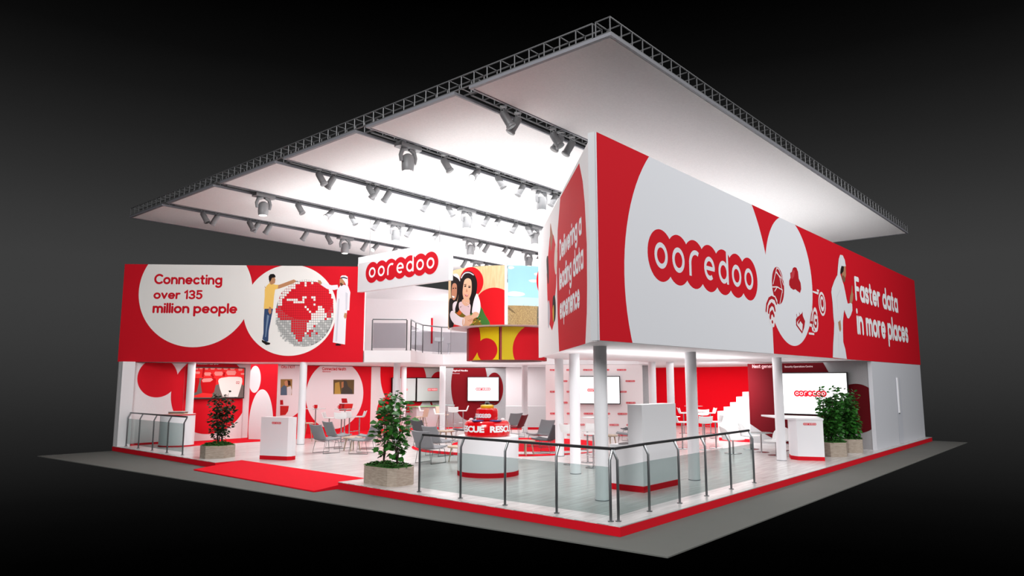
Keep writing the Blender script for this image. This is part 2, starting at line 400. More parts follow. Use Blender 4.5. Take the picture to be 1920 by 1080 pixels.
    def text(s, body, rect, m, bold=.03, px=True, h=.15, gap=.34):
        a, b, c, d = s.box(rect) if px else rect
        pieces, (x0, x1, y0, y1) = s.glyphs(body, h, gap); s.lay += 2; k = s.mi(m)
        for j, q in pieces:
            s.tri([(a+(u-x0)/(x1-x0)*(b-a), c+(v-y0)/(y1-y0)*(d-c)) for u, v in q], k, s.base+(s.lay-1)*.00012+j)
        s.lay += 3; return s
    def blocktext(s, body, rect, m, bold=.03, sgn=1, px=True, lay=None, spacing=.95):
        """rect = photo pixel box x0,y0,x1,y1 of the word, or u0,u1,v0,v1"""
        a, b, c, d = s.box(rect) if px else rect
        cu = bpy.data.curves.new('t', 'FONT'); cu.body = body; cu.size = 1; cu.offset = bold; cu.space_character = spacing; cu.resolution_u = 3
        ob = bpy.data.objects.new('t', cu); me = bpy.data.meshes.new_from_object(ob)
        me.calc_loop_triangles(); vs = [v.co.copy() for v in me.vertices]
        if not vs: return s
        x0 = min(v.x for v in vs); x1 = max(v.x for v in vs); y0 = min(v.y for v in vs); y1 = max(v.y for v in vs)
        s.lay += 1; w = s.base+(s.lay if lay is None else lay)*.00012; k = s.mi(m)
        for t in me.loop_triangles:
            s.tri([(a+(vs[i].x-x0)/(x1-x0)*(b-a), c+(vs[i].y-y0)/(y1-y0)*(d-c)) for i in t.vertices], k, w)
        bpy.data.objects.remove(ob); bpy.data.meshes.remove(me); bpy.data.curves.remove(cu); return s
    def build(s, parent, name='printed_artwork', label=None, loc=None):
        # parents of artwork sit at the world origin unless loc is given
        if loc is not None: s.mb.v = [tuple(Vector(v)-Vector(loc)) for v in s.mb.v]
        o = s.mb.build(name, s.m, parent, smooth=False)
        if label: o['label'] = label
        return o
RD, WH = REDP, pr((240, 240, 242))
def slab(mb, P, u0, u1, v0, v1, t):           # board standing behind its plane by t
    a, b = P.at(u0, 0), P.at(u1, 0); c, d = P.at(u1, 0, -t), P.at(u0, 0, -t)
    return mb.prism([(a.x, a.y), (b.x, b.y), (c.x, c.y), (d.x, d.y)], v0, v1)

# =================================================================== GROUND
o = MB().prism([(-.56, -1.05), (21.4, -1.05), (21.4, 18.82), (-2.03, 18.82)], -.164, -.146).build('floor', mat('grey_mat', (108, 109, 105), .85, spec=.15, noise=.05, nscale=1.2), smooth=False)
tag(o, kind='structure')
plat = [(0, 0), (21.13, 0), (21.13, 18.82), (0, 18.82), (0, 12.0), (.7, 12.0), (.7, 6.75), (0, 6.75)]
m = MB(); m.prism(plat, -.012, 0); pf = m.build('floor', FLOORM, smooth=False); tag(pf, kind='structure')
o = MB().prism(plat, -.144, -.012).build('trim_1', REDP, smooth=False); tag(o, kind='structure')
def rampbuild():
    t = thing('entrance_ramp', 'sloping bright red carpet ramp at the stand entrance', 'ramp')
    y0, y1 = 6.76, 11.99
    vs = [(.70, y0, .002), (.70, y1, .002), (-.55, y1, -.118), (-.55, y0, -.118), (.70, y0, -.144), (.70, y1, -.144), (-.55, y1, -.144), (-.55, y0, -.144)]
    MB().add(vs, [(0, 1, 2, 3), (4, 7, 6, 5), (0, 3, 7, 4), (1, 5, 6, 2), (2, 6, 7, 3), (0, 4, 5, 1)]).build('ramp_surface', mat('ramp_carpet', (226, 14, 36), .9, spec=.15), t, False)
rampbuild()
# carpets lying on the floor
o = MB().prism([(1.67, 16.9), (14.4, 16.55), (15.1, 18.4), (15.1, 18.7), (1.67, 18.7)], .001, .004).build('carpet', REDC, smooth=False)
tag(o, 'long red carpet strip along the left rear exhibition panels', 'carpet')
cB = atd(991, 23.4)
o = MB().lathe([(2.5, .001), (2.5, .004)], 96, (cB.x, cB.y)).build('carpet', REDC); tag(o, 'large round red carpet in the middle of the stand', 'carpet')
cA = atd(955, 22.6); m = MB(); n = 60
pts = []
for i in range(n+1): a = R(130)+R(150)*i/n; pts.append((cA.x+3.05*cos(a), cA.y+3.05*sin(a)))
for i in range(n, -1, -1): a = R(130)+R(150)*i/n; k = sin(pi*i/n); pts.append((cA.x+(3.05-.02-.62*k)*cos(a), cA.y+(3.05-.02-.62*k)*sin(a)))
m.prism(pts, .0045, .006); o = m.build('carpet', REDC, smooth=False); tag(o, 'curved red carpet crescent behind the round counter', 'carpet')

# ============================================================ UPPER STOREY
mid = [atd(x, 26.6) for x in (1208, 1100, 980, 900, 860)]
edge = [(.14, .36), (5.55, 5.80), (7.35, 6.75), (10.4, 5.95), (12.95, 6.9), (14.0, 8.0)]
edge += [(p.x, p.y) for p in mid[1:]]
edge += [(9.73, 14.0), (8.6, 13.75), (7.7, 13.1), (7.0, 12.45), (6.68, 12.33), (5.60, 13.41), (5.74, 13.54), (.50, 18.8)]
DECK = edge+[(21.1, 18.8), (21.1, .33)]
o = MB().prism(DECK, 2.66, 3.05).build('ceiling', mat('deck_white', (226, 222, 224), .6), smooth=False); tag(o, kind='structure')

# front banner (long face towards the right aisle) and its frame
def board(name, label, cat, P, u0, u1, v0, v1, t, m, kind=None):
    r = thing(name, label, cat) if not kind else tag(bpy.data.objects.new(name, None), kind=kind)
    if kind: COL.objects.link(r)
    slab(MB(), P, u0, u1, v0, v1, t).build('board', m, r, False); return r
PF = Plane((-.13, .21), (21.2, .21)); H0, H1 = 2.64, 5.8
fb = board('front_banner', 'long red and white banner with big logo facing the right aisle', 'banner', PF, 0, 21.33, H0, 5.83, .10, mat('banner_board', (206, 207, 212), .6))
A = Art(PF, (0, 21.33, H0, 5.83))
A.poly([(0, H0), (21.33, H0), (21.33, 5.83), (0, 5.83)], RD, px=False)
A.rect = (0, PF.uv(1447.5, 600)[0], H0, 5.83)
WB = pr((226, 227, 232))
A.fit([(1211, 295), (1197, 340), (1180, 420), (1173, 510), (1175, 590), (1180, 640), (1413, 387), (1428, 445), (1439, 515)], WB)
U_ = PF.uv(1447.5, 600)[0]; vc_ = PF.uv(1440, 525)[1]
A.poly([(U_-.55, H0), (U_, H0), (U_, vc_-.1), (U_-.04, vc_), (U_-.3, vc_)], WB, px=False)
A.rect = (0, 21.33, H0, 5.83)
A.fit([(1440, 505), (1444, 580), (1462, 635), (1489, 651), (1509, 625), (1520, 520), (1512, 470), (1495, 425), (1456, 408)], WB)
A.logo(3.745, 4.165, 4.60, RD, WB)
# cloud, globe, wifi, 4G and chart icons
ICR = pr((176, 22, 34)); ICD = pr((140, 10, 24)); ICW = pr((232, 226, 228))
K = lambda pts: [(1420+x/5.145, 470+y/5.145) for x, y in pts]
def KE(a_, b_, c_, d_, m_): A.ell(1420+a_/5.145, 470+b_/5.145, 1420+c_/5.145, 470+d_/5.145, m_)
KE(140, 160, 255, 515, ICR)
for q in ([(185, 165), (175, 205), (150, 320)], [(185, 205), (215, 260), (240, 400)], [(175, 205), (230, 265), (250, 330)], [(145, 350), (190, 350), (240, 380)], [(240, 380), (235, 410), (215, 510)], [(190, 350), (165, 390)], [(185, 165), (205, 180), (250, 290)]): A.stroke(K(q), .014, ICW)
A.poly(K([(305, 290), (318, 260), (315, 215), (330, 205), (340, 170), (355, 158), (375, 165), (390, 205), (397, 270), (415, 310), (421, 370), (410, 408), (385, 390), (365, 372), (345, 378), (320, 360), (305, 330)]), ICR)
A.poly(K([(322, 262), (325, 220), (345, 185), (360, 195), (352, 250), (335, 275)]), pr((196, 60, 68)))
A.poly(K([(70, 590), (72, 530), (90, 470), (115, 430), (140, 424), (170, 438), (190, 480), (190, 530), (178, 590), (172, 650), (160, 735), (145, 740), (115, 690), (110, 640), (90, 610)]), ICW)
A.stroke(K([(82, 580), (88, 520), (110, 465), (135, 450), (165, 465), (182, 510)]), .035, ICR)
A.stroke(K([(105, 595), (112, 545), (135, 515), (158, 535), (167, 575)]), .04, ICR)
A.stroke(K([(122, 645), (125, 610), (142, 590), (156, 625)]), .045, ICR); KE(135, 670, 150, 705, ICR)
A.poly(K([(370, 660), (385, 640), (410, 620), (430, 600), (440, 640), (458, 680), (450, 740), (430, 800), (400, 760), (372, 720)]), ICR)
A.poly(K([(380, 690), (408, 655), (436, 700), (430, 780), (405, 748), (382, 715)]), ICW)
A.poly(K([(388, 690), (412, 650), (442, 695), (440, 718), (412, 680), (396, 715)]), ICR)
for q in ([(375, 615), (380, 640)], [(403, 600), (408, 620)], [(432, 595), (433, 612)]): A.stroke(K(q), .012, ICR)
A.text2('4G', 1420+492/5.145, 470+560/5.145, 470+745/5.145, 1420+582/5.145, ICW, h=.34); A.text2('4G', 1420+500/5.145, 470+575/5.145, 470+735/5.145, 1420+573/5.145, ICR, h=.13)
KE(588, 400, 655, 628, ICW); KE(597, 425, 647, 605, ICR); KE(604, 440, 641, 585, ICW); KE(612, 468, 634, 548, ICR)
for q in ([(530, 388), (590, 402), (583, 425), (530, 402)], [(570, 372), (592, 380), (590, 398), (572, 392)], [(493, 788), (545, 795), (545, 815), (493, 808)], [(538, 768), (558, 775), (556, 790), (540, 785)]): A.poly(K(q), ICW)
# man in white robe tapping the text
ROBE = pr((222, 224, 228)); ROBS = pr((200, 203, 210)); SK = pr((176, 130, 98)); HAIR = pr((34, 26, 22))
A.poly(K([(765, 240), (790, 255), (800, 235), (820, 300), (830, 330), (845, 400), (858, 470), (868, 510), (885, 510), (900, 490), (912, 520), (914, 575), (900, 620), (880, 655), (865, 650), (845, 600), (835, 570), (828, 620), (822, 680), (822, 760), (825, 880), (845, 950), (860, 1045), (725, 1030), (728, 900), (735, 800), (738, 700), (732, 655), (728, 600), (722, 500), (710, 400), (715, 360), (740, 290)]), ROBE)
A.poly(K([(830, 150), (848, 150), (850, 190), (852, 235), (846, 260), (845, 290), (835, 308), (822, 290), (812, 240), (815, 215), (828, 200)]), SK)
A.poly(K([(815, 240), (830, 240), (838, 255), (846, 262), (845, 290), (835, 308), (820, 285)]), pr((122, 88, 66)))
A.poly(K([(808, 145), (832, 148), (828, 200), (815, 215), (800, 230), (797, 205), (800, 175)]), HAIR)
A.poly(K([(765, 270), (768, 240), (775, 150), (782, 80), (795, 40), (820, 45), (840, 90), (850, 150), (835, 152), (808, 147), (800, 175), (795, 215), (800, 240), (790, 262)]), ROBE)
for q in ([(795, 380), (762, 450), (772, 560)], [(828, 600), (800, 670)], [(780, 800), (785, 1020)], [(800, 60), (790, 140), (788, 240)]): A.stroke(K(q), .008, ROBS)
A.poly(K([(885, 500), (892, 440), (903, 400), (908, 335), (913, 340), (915, 400), (922, 420), (918, 470), (908, 510), (895, 505)]), SK)
A.poly(K([(775, 690), (797, 670), (803, 720), (805, 760), (795, 785), (785, 760)]), SK)
A.text2('Faster data', 1602, 518.6, 562.3, 1680.5, WH)
A.text2('in more places', 1605.5, 577.9, 625.5, 1700, WH, ref=1.44)
A.build(fb)
MB().box((-.17, .22, 2.64), (-.131, .34, 5.83)).build('corner_profile', mat('corner_alu', (196, 197, 200), .4), fb, False)

# diagonal face of the same block
PD = Plane((.02, .42), (5.45, 5.86)); LD = PD.L
db = board('diagonal_banner', 'tall angled banner reading Delivering a leading data experience', 'banner', PD, 0, LD, H0, 5.83, .06, mat('banner_board_warm', (236, 233, 234), .6))
A = Art(PD, (0, LD, H0, 5.83)); OW = pr((238, 234, 235))
A.poly([(0, H0), (LD, H0), (LD, 5.83), (0, 5.83)], OW, px=False)
uu = lambda x: PD.uv(x, 560)[0]
# red oval with the slogan, cut by the top and bottom edges
A.poly([(1086.4, 306), (1093, 340), (1096.8, 380), (1100.7, 458), (1101.3, 535), (1100.7, 587), (1097.6, 652), (1049, 664), (1045.8, 587), (1044.5, 510), (1046, 432), (1051, 370)], RD)
K = lambda pts: [(1010+x/3.858, 380+y/3.857) for x, y in pts]
A.poly(K([(90, 200), (110, 240), (122, 300), (120, 400), (130, 520), (128, 600), (118, 700), (115, 860), (98, 925), (80, 880), (65, 700), (60, 520), (70, 380), (80, 260)]), RD)
A.poly(sm(K([(86, 150), (95, 190), (104, 240), (98, 300), (90, 350), (84, 260)])), pr((168, 112, 90)))
A.poly(sm(K([(58, 420), (68, 385), (74, 460), (74, 570), (66, 575)])), pr((60, 44, 44)))
A.poly(sm(K([(120, 320), (130, 300), (137, 370), (134, 470), (124, 520), (114, 440)])), pr((226, 214, 206)))
A.poly(sm(K([(104, 690), (118, 672), (125, 740), (122, 840), (108, 860), (102, 780)])), pr((36, 28, 26))); A.poly(sm(K([(102, 780), (110, 740), (112, 840), (106, 858)])), pr((206, 160, 60)))
A.poly(sm(K([(68, 730), (78, 715), (84, 800), (80, 880), (70, 900)])), pr((186, 182, 190)))
def dtext(body, l, t0, b0, r, t1, b1):
    # slanting line of text on the angled face: box by the middle height at both ends
    a = PD.uv(l, (t0+b0)/2); b = PD.uv(r, (t1+b1)/2); return (a[0], b[0], min(PD.uv(l, b0)[1], PD.uv(r, b1)[1]), max(PD.uv(l, t0)[1], PD.uv(r, t1)[1]))
A.text2('Delivering a', 1049.4, 451.3, 488.9, 1091.5, WH); A.text2('leading data', 1048.9, 503.2, 544.6, 1095, WH); A.text2('experience', 1050.2, 570.6, 599.1, 1088, WH, ref=1.0)
A.build(db)

# left banner
PL = Plane((.03, 18.97), (5.56, 13.44)); LL = PL.L
lb = board('left_banner', 'wide red banner reading Connecting over 135 million people', 'banner', PL, 0, LL, 2.66, 5.86, .12, REDP)
A = Art(PL, (0, LL, 2.66, 5.86))
OWL = pr((238, 236, 232))
A.fit([(260, 535), (266, 580), (290, 620), (330, 647), (360, 653), (400, 646), (440, 620), (463, 580), (471, 540), (471, 510)], OWL)
A.fit([(464, 560), (463, 600), (476, 637), (505, 663), (541, 671), (580, 661), (612, 630), (625, 585), (622, 550), (606, 510), (476, 525)], OWL)
for body, bx in (('Connecting', (289, 513, 417, 540)), ('over 135', (287, 542, 380, 561)), ('million people', (286, 567, 445, 593))): pass
A.text('Connecting', (289, 514, 417, 539.5), RD, .03); A.text('over 135', (288, 542.5, 380, 561), RD, .03); A.text('million people', (286, 568, 445, 593.5), RD, .03)
# brick globe
gx0, gy0, cw, rh = 517.0, 524.3, 4.17, 4.49
A.ell(517, 524, 625.5, 650, pr((120, 122, 122)))
A.ell(523, 528, 624, 600, pr((176, 20, 34)))
gm = """..........WWWWWWWW........
.......WWWWRRWRRWRRRWW....
.....WWWWRRRRWRRRRRRRRW...
....WWWWWRRRRRRRRRRRRRRW..
...WWWWRRRRRRRRRRRRRRRRRW.
...WWWRRRRRRRRRRRRRRRRRRW.
..WWWRRRRRRRRRRRRRRRRRRRRW
..WWRRRRRRRRWWRRWWRRRRRRRW
.WWRRWWWWWRRWRRRRWRRRRRRRR
.WWRRRRRWWWWWRRRRRRRRRRRRR
.WWRRRRRRRRRRRRRRWRRRRRRRR
.RRRRRRRRRRRRWRRRRRWWRRRRR
RRRRRRRRRRRRRRWRRRRWWWRRRR
RRRRRRRRRRRRRRRWRRWWWWRRRR
WRRRRRRRRRRRRRRRWWWWWWWRRW
WRRRRRRRRRRRRRRRWWWWWWWRRW
GGRRRRRRRRRRRRRRWWWWWWRWGG
GGGGGGGRRRRRRRRWWWWWGGGGG.
GGGGGGGRRRRRRRWWWWWGGGGGG.
.GGGGGGRRRRRRRWWWRGGGGGGG.
.GGGGGGRRRRRRRWWGGGGGGGG..
.GGGGGGRRRRRRRWRRGGGGGG...
..GGGGGGRRRRRWRRGGRGGGG...
..GGGGGGGRRRRGGRGGGGGG....
...GGGGGGRRRGGGGGGGGG.....
....GGGGGGRRGGGGGGGG......
......GGGGGGGGGGGG........
........GGGGGGGG..........""".split('\n')
cc = {'W': pr((236, 234, 230)), 'R': pr((214, 30, 44)), 'G': pr((178, 180, 178)), 'g': pr((206, 207, 204))}
lay = A.lay+1; A.lay += 1
for r_, row in enumerate(gm):
    for c_, ch in enumerate(row):
        if ch == '.': continue
        if ch == 'G' and (r_*3+c_*5) % 4 == 0: ch = 'g'
        x, y = gx0+c_*cw, gy0+r_*rh
        A.poly([(x, y), (x+cw-.5, y), (x+cw-.5, y+rh-.6), (x, y+rh-.6)], cc[ch], lay=lay)
# young man in yellow shirt
YL = pr((240, 196, 104)); JN = pr((52, 74, 112)); JL = pr((120, 142, 170)); BK = pr((28, 24, 24)); SKN = pr((186, 134, 96))
A.poly([(496, 536), (499, 545), (500, 560), (502, 575), (505, 590), (508, 588), (504, 572), (503, 545)], SKN)
A.poly([(511, 535), (524, 534), (540, 528), (551, 524), (556, 527), (551, 531), (538, 536), (524, 541), (514, 543)], SKN)
A.poly([(496, 579), (494.5, 600), (494, 625), (492, 636), (499, 641), (503, 640), (504, 620), (508, 600), (512, 579)], JN)
A.poly([(501, 590), (505, 592), (501, 615), (499, 632), (497, 632), (499, 610)], JL)
A.poly([(491, 637), (500, 641), (507, 643), (506, 646), (499, 647), (491, 641)], BK)
A.poly([(500, 536), (505, 531), (511, 532), (517, 534), (522, 534), (521, 541), (516, 543), (514, 555), (512, 579), (494.5, 579), (496.5, 556), (496.5, 543)], YL)
A.poly([(505, 575), (509, 577), (509, 586), (506, 590), (503, 584)], SKN)
A.poly([(505, 519), (514, 518), (516.5, 524), (515.5, 531), (511, 533), (508, 534), (505, 529)], SKN)
A.poly([(504, 518), (507, 514), (513, 513.5), (516, 516), (517, 520), (510, 521), (508, 526), (506, 529), (504, 524)], BK)
# man in white robe and checked scarf
RB = pr((228, 226, 232)); RS = pr((204, 203, 212))
A.poly([(597, 526), (602, 529), (612, 532), (622, 535), (633, 534), (635, 542), (626, 544), (612, 541), (603, 535), (598, 531)], RB)
A.poly([(596, 525), (601, 526), (604, 531), (601, 534), (597, 530)], SKN)
A.poly([(638, 535), (646, 534), (653, 537), (657, 548), (656, 560), (655, 582), (651, 582), (649, 600), (647, 646), (624, 642), (626, 620), (630, 580), (632, 545)], RB)
A.poly([(648, 548), (652, 550), (651, 580), (648, 582)], RS); A.poly([(634, 560), (637, 560), (632, 640), (629, 640)], RS)
A.poly([(637, 524), (640, 521), (646, 526), (646, 532), (641, 536), (637, 533)], SKN)
A.poly([(637, 531), (640, 530), (644, 534), (640, 537)], pr((92, 60, 44)))
A.poly([(638, 520), (641, 516.5), (648, 516.5), (652, 519), (652.5, 530), (652, 537), (649, 535), (646, 528), (642, 523)], pr((232, 228, 230)))
A.poly([(639, 520), (645, 519), (651.5, 521.5), (651, 523.5), (645, 521.5), (639, 522.5)], pr((60, 50, 70)))
A.poly([(646, 587), (650, 587), (650, 595), (647, 598), (644.5, 594)], SKN)
A.poly([(629, 645), (634, 644), (640, 646.5), (638, 648), (630, 648)], BK)
A.build(lb)

# hanging logo sign
sg = thing('hanging_sign', 'white rectangular logo sign hanging over the balcony corner', 'sign')
PS = Plane((5.2, 13.75), (5.2, 9.2))
u1s = PS.uv(842, 490)[0]; u0s = PS.uv(671, 515)[0]
slab(MB(), PS, u0s, u1s, 4.95, 6.115, .16).build('board', WHITE, sg, False)
A = Art(PS); a = PS.uv(686, 506)[0]; b = PS.uv(822, 495)[0]
A.logo((a+b)/2, 5.535, b-a, RD, WH); A.build(sg, 'logo_graphic', 'red linked-circle logo lettering')
for u in (u0s+.5, u1s-.5):
    p = PS.at(u, 0, -.08); MB().tube([(p.x, p.y, 6.115), (p.x, p.y, 7.37)], .008, 6).build('hanging_wire', DSTEEL, sg)

# ------------------------------------------------------------------ drums
cD = atd(950, 22.5)
def drum(name, label, r, z0, z1, ranges, art, matb):
    t = thing(name, label, 'hanging drum')
    MB().lathe([(r-.09, z0+.01), (r-.02, z0+.01), (r-.02, z0+.04), (r-.09, z0+.04)], 64, (cD.x, cD.y))
    Cc = Cyl(cD, r)
    for a0, a1 in ranges:                     # curved panels with gaps between
        def pf(u, v, a0=a0, a1=a1):
            th = YAW+pi+R(a0+(a1-a0)*u); return (cD.x+(r-.03)*cos(th), cD.y+(r-.03)*sin(th), z0+(z1-z0)*v), (cos(th), sin(th), 0)
        MB().sheet(pf, 18, 1, .055).build('curved_panel', matb, t)
    MB().lathe([(.0, z0-.001), (r-.1, z0-.001), (r-.1, z0+.02), (0, z0+.02)], 64, (cD.x, cD.y)).build('base_disc', mat('drum_underside', (212, 205, 206), .7), t)
    A = Art(Cc, None, .0); art(A, Cc); A.build(t)
    return t
def art_up(A, C):
    s0, s1 = R(-93)*C.r, R(93)*C.r; zz0, zz1 = 3.69, 5.46
    g0 = C.uv(946, 550)[0]; g1 = C.uv(952, 550)[0]
    SAND = wood_mat('print_sand_wood', (204, 170, 122), (222, 192, 146), 3, (8, 8, 1))
    A.rect = (-9, min(g0, g1)-.0, zz0, zz1) if g0 < g1 else (g0, 9, zz0, zz1)
    left = A.rect
    A.rect = (min(s0, s1), g0, zz0, zz1)
    A.poly([(s0, zz0), (s1, zz0), (s1, zz1), (s0, zz1)], SAND, px=False)
    P = lambda pts: [(830+x/4.91, 480+y/4.91) for x, y in pts]
    A.fit(P([(205, 130), (240, 102), (275, 97), (315, 112), (345, 150), (365, 200), (370, 260), (352, 330)]), pr((206, 16, 26)))
    A.fit(P([(345, 345), (390, 310), (450, 293), (510, 295), (568, 314)]), pr((206, 16, 26)))
    A.poly(P([(335, 400), (600, 400), (600, 642), (420, 642)]), pr((206, 16, 26)))
    gr = pr((62, 110, 48)); hr = pr((26, 18, 18)); sk = pr((222, 172, 142)); sk2 = pr((196, 134, 104)); sh = pr((238, 226, 232))
    A.poly(sm(P([(60, 410), (85, 395), (110, 470), (100, 560), (100, 650), (60, 660), (55, 560)])), hr)
    A.poly(sm(P([(85, 185), (120, 165), (155, 190), (160, 250), (150, 330), (130, 420), (100, 440), (80, 380), (76, 260)])), hr)   # left girl
    A.poly(sm(P([(88, 270), (110, 250), (130, 270), (130, 350), (118, 395), (98, 405), (82, 360)])), sk2)
    A.poly(sm(P([(105, 165), (135, 165), (155, 195), (160, 235), (140, 205), (100, 180)])), pr((232, 226, 228)))
    A.poly(P([(92, 295), (104, 291), (105, 301), (94, 304)]), hr); A.poly(P([(114, 290), (127, 294), (126, 303), (115, 300)]), hr)
    A.poly(P([(85, 365), (110, 372), (108, 385), (90, 383)]), WH)
    A.poly(sm(P([(95, 440), (135, 420), (150, 500), (100, 520)])), sh)
    A.poly(sm(P([(330, 460), (360, 480), (390, 540), (430, 640), (240, 640), (240, 560)])), gr)
    A.poly(sm(P([(115, 510), (155, 465), (200, 520), (240, 570), (300, 560), (340, 600), (350, 640), (190, 640), (160, 590), (120, 545)])), pr((118, 98, 30)))
    A.poly(sm(P([(118, 500), (150, 470), (175, 520), (150, 545)])), pr((206, 96, 44)))
    for i in range(46):
        x = random.uniform(190, 345); y = random.uniform(560, 635); A.poly(P([(x, y), (x+9, y+2), (x+6, y+11), (x-3, y+8)]), pr(random.choice([(202, 176, 60), (60, 46, 20), (170, 60, 40), (90, 120, 50)])), lay=A.lay+(0 if i else 1))
    A.lay += 2
    A.poly(sm(P([(165, 200), (190, 155), (225, 140), (265, 145), (300, 185), (318, 250), (310, 340), (285, 420), (270, 520), (250, 530), (240, 470), (180, 460), (135, 520), (115, 490), (140, 400), (152, 300)])), hr)
    A.poly(sm(P([(175, 420), (150, 440), (160, 500), (235, 560), (255, 500), (250, 440)])), pr((226, 196, 200)))
    A.poly(sm(P([(185, 400), (240, 390), (248, 440), (210, 460), (180, 430)])), sk)
    A.poly(sm(P([(192, 262), (205, 220), (235, 205), (262, 225), (268, 290), (262, 350), (240, 400), (212, 418), (195, 395), (184, 340)])), sk)   # right girl's face
    A.poly(sm(P([(200, 275), (216, 270), (216, 282), (202, 285)])), hr); A.poly(sm(P([(238, 282), (256, 284), (254, 294), (238, 292)])), hr)
    A.poly(sm(P([(198, 262), (218, 258), (218, 264), (199, 268)])), pr((70, 44, 36))); A.poly(sm(P([(238, 272), (260, 276), (259, 280), (238, 277)])), pr((70, 44, 36)))
    A.poly(sm(P([(222, 300), (230, 325), (222, 332), (214, 326)])), sk2)
    A.poly(P([(200, 350), (218, 356), (238, 356), (228, 374), (210, 370)]), pr((184, 70, 70))); A.poly(P([(203, 353), (234, 358), (222, 366)]), WH)
    A.poly(sm(P([(170, 195), (200, 155), (245, 148), (285, 170), (282, 178), (245, 158), (203, 165), (175, 205)])), pr((196, 190, 196)))
    A.poly(sm(P([(320, 350), (345, 420), (348, 490), (325, 560), (300, 555), (300, 520), (270, 520), (285, 420), (305, 360)])), sh)
    A.poly(sm(P([(85, 505), (110, 520), (160, 560), (200, 575), (190, 640), (130, 640), (85, 595), (68, 540)])), sh)
    A.poly(sm(P([(190, 570), (240, 545), (265, 545), (285, 520), (310, 515), (335, 530), (320, 560), (285, 580), (270, 620), (235, 640), (185, 640)])), sk)
    for k in range(3): A.poly(sm(P([(236+k*14, 590-k*6), (262+k*12, 600-k*8), (260+k*12, 604-k*8), (234+k*14, 595-k*6)])), sk2)
    A.poly(sm(P([(100, 645), (110, 632), (190, 650), (190, 660), (100, 662)])), pr((206, 16, 26)))
    # field picture
    A.rect = (g1, max(s0, s1), zz0, zz1) if g1 > g0 else (min(s0, s1), g1, zz0, zz1)
    vz = C.uv(980, 573)[1]
    A.poly([(s0, vz), (s1, vz), (s1, zz1), (s0, zz1)], pr((150, 196, 212)), px=False)
    A.poly([(s0, vz), (s1, vz), (s1, vz+.25), (s0, vz+.25)], pr((176, 208, 212)), px=False)
    A.poly([(s0, zz0), (s1, zz0), (s1, vz), (s0, vz)], wood_mat('print_wheat', (126, 100, 62), (176, 148, 98), 9, (6, 6, 3)), px=False)
    cl = pr((206, 220, 222))
    for q in ([(608, 95), (640, 92), (660, 108), (630, 122), (604, 112)], [(790, 225), (830, 215), (870, 222), (870, 240), (820, 242)], [(604, 335), (660, 325), (740, 338), (755, 358), (700, 372), (604, 365)], [(840, 160), (870, 155), (872, 175), (850, 178)]): A.poly(sm(P(q)), cl)
    for i in range(60):
        x = random.uniform(604, 905); y = random.uniform(450, 630); A.poly(P([(x, y), (x+3, y), (x+random.uniform(-14, 14), y-18)]), pr((198, 172, 116) if i % 2 else (104, 80, 48)), lay=A.lay+(0 if i else 1))
    A.poly(sm(P([(604, 470), (612, 472), (665, 520), (660, 526), (604, 490)])), pr((110, 92, 64)))
    A.poly(sm(P([(872, 480), (905, 448), (915, 450), (915, 640), (872, 640)])), pr((92, 92, 84)))
    A.fit([(1007, 520), (1009, 505), (1016, 496.5), (1008, 545), (1016, 558), (1006.8, 530)], pr((206, 16, 26)))
def art_lo(A, C):
    zz0, zz1 = 2.68, 3.675
    YE = pr((226, 196, 24)); YO = pr((206, 182, 40)); rr = pr((204, 24, 36))
    s0, s1 = R(-88)*C.r, R(88)*C.r
    a0, a1, b0, b1 = [C.uv(x, 640)[0] for x in (879, 935.5, 941, 1013.5)]
    big = sorted((a0, a1)); A.rect = (big[0], big[1], zz0, zz1)
    A.poly([(s0, zz0), (s1, zz0), (s1, zz1), (s0, zz1)], YE, px=False)
    P = lambda pts: [(830+x/4.91, 480+y/4.91) for x, y in pts]
    A.fit(P([(325, 640), (345, 700), (346, 780), (335, 850), (300, 920), (270, 965)]), rr)
    A.fit(P([(410, 745), (455, 765), (482, 820), (487, 880), (465, 965), (350, 965), (330, 900), (330, 830), (355, 770)]), rr)
    big = sorted((b0, b1)); A.rect = (big[0], big[1], zz0, zz1)
    A.poly([(s0, zz0), (s1, zz0), (s1, zz1), (s0, zz1)], YO, px=False)
    A.fit(P([(790, 640), (720, 680), (670, 750), (647, 830), (650, 890), (665, 965)]), rr)
    A.rect = None
    A.poly([(b1+.005 if b1 > b0 else b1-.3, zz0), (b1+.3 if b1 > b0 else b1-.005, zz0), (b1+.3 if b1 > b0 else b1-.005, zz1), (b1+.005 if b1 > b0 else b1-.3, zz1)], rr, px=False)
du = drum('hanging_drum', 'wide hanging picture drum with two girls and a field under blue sky', 1.88, 3.69, 5.46, [(-93, .9), (3.6, 93), (98, 262)], art_up, mat('drum_panel', (216, 212, 210), .6))
dl = drum('hanging_drum', 'smaller hanging drum with red circles on yellow, below the picture drum', 1.28, 2.67, 3.68, [(-84, -12), (-9, 62), (64, 170), (172, 274)], art_lo, mat('drum_panel_red', (150, 40, 36), .6))
for t in (du,):
    MB().tube([(cD.x, cD.y, 3.7), (cD.x, cD.y, 7.42)], .006, 6).build('hanging_wire', DSTEEL, t)
MB().lathe([(1.06, 2.655), (1.12, 2.655), (1.12, 2.668), (1.06, 2.668)], 64, (cD.x, cD.y)).build('lower_ring', mat('ring_dark', (64, 30, 26), .6), dl)

# ------------------------------------------------------- balcony walls etc.
def prismwall(name, poly, z0, z1, m, kind='structure', label=None, cat=None):
    o = MB().prism(poly, z0, z1).build(name, m, smooth=False); return tag(o, label, cat, kind=kind) if kind else tag(o, label, cat)
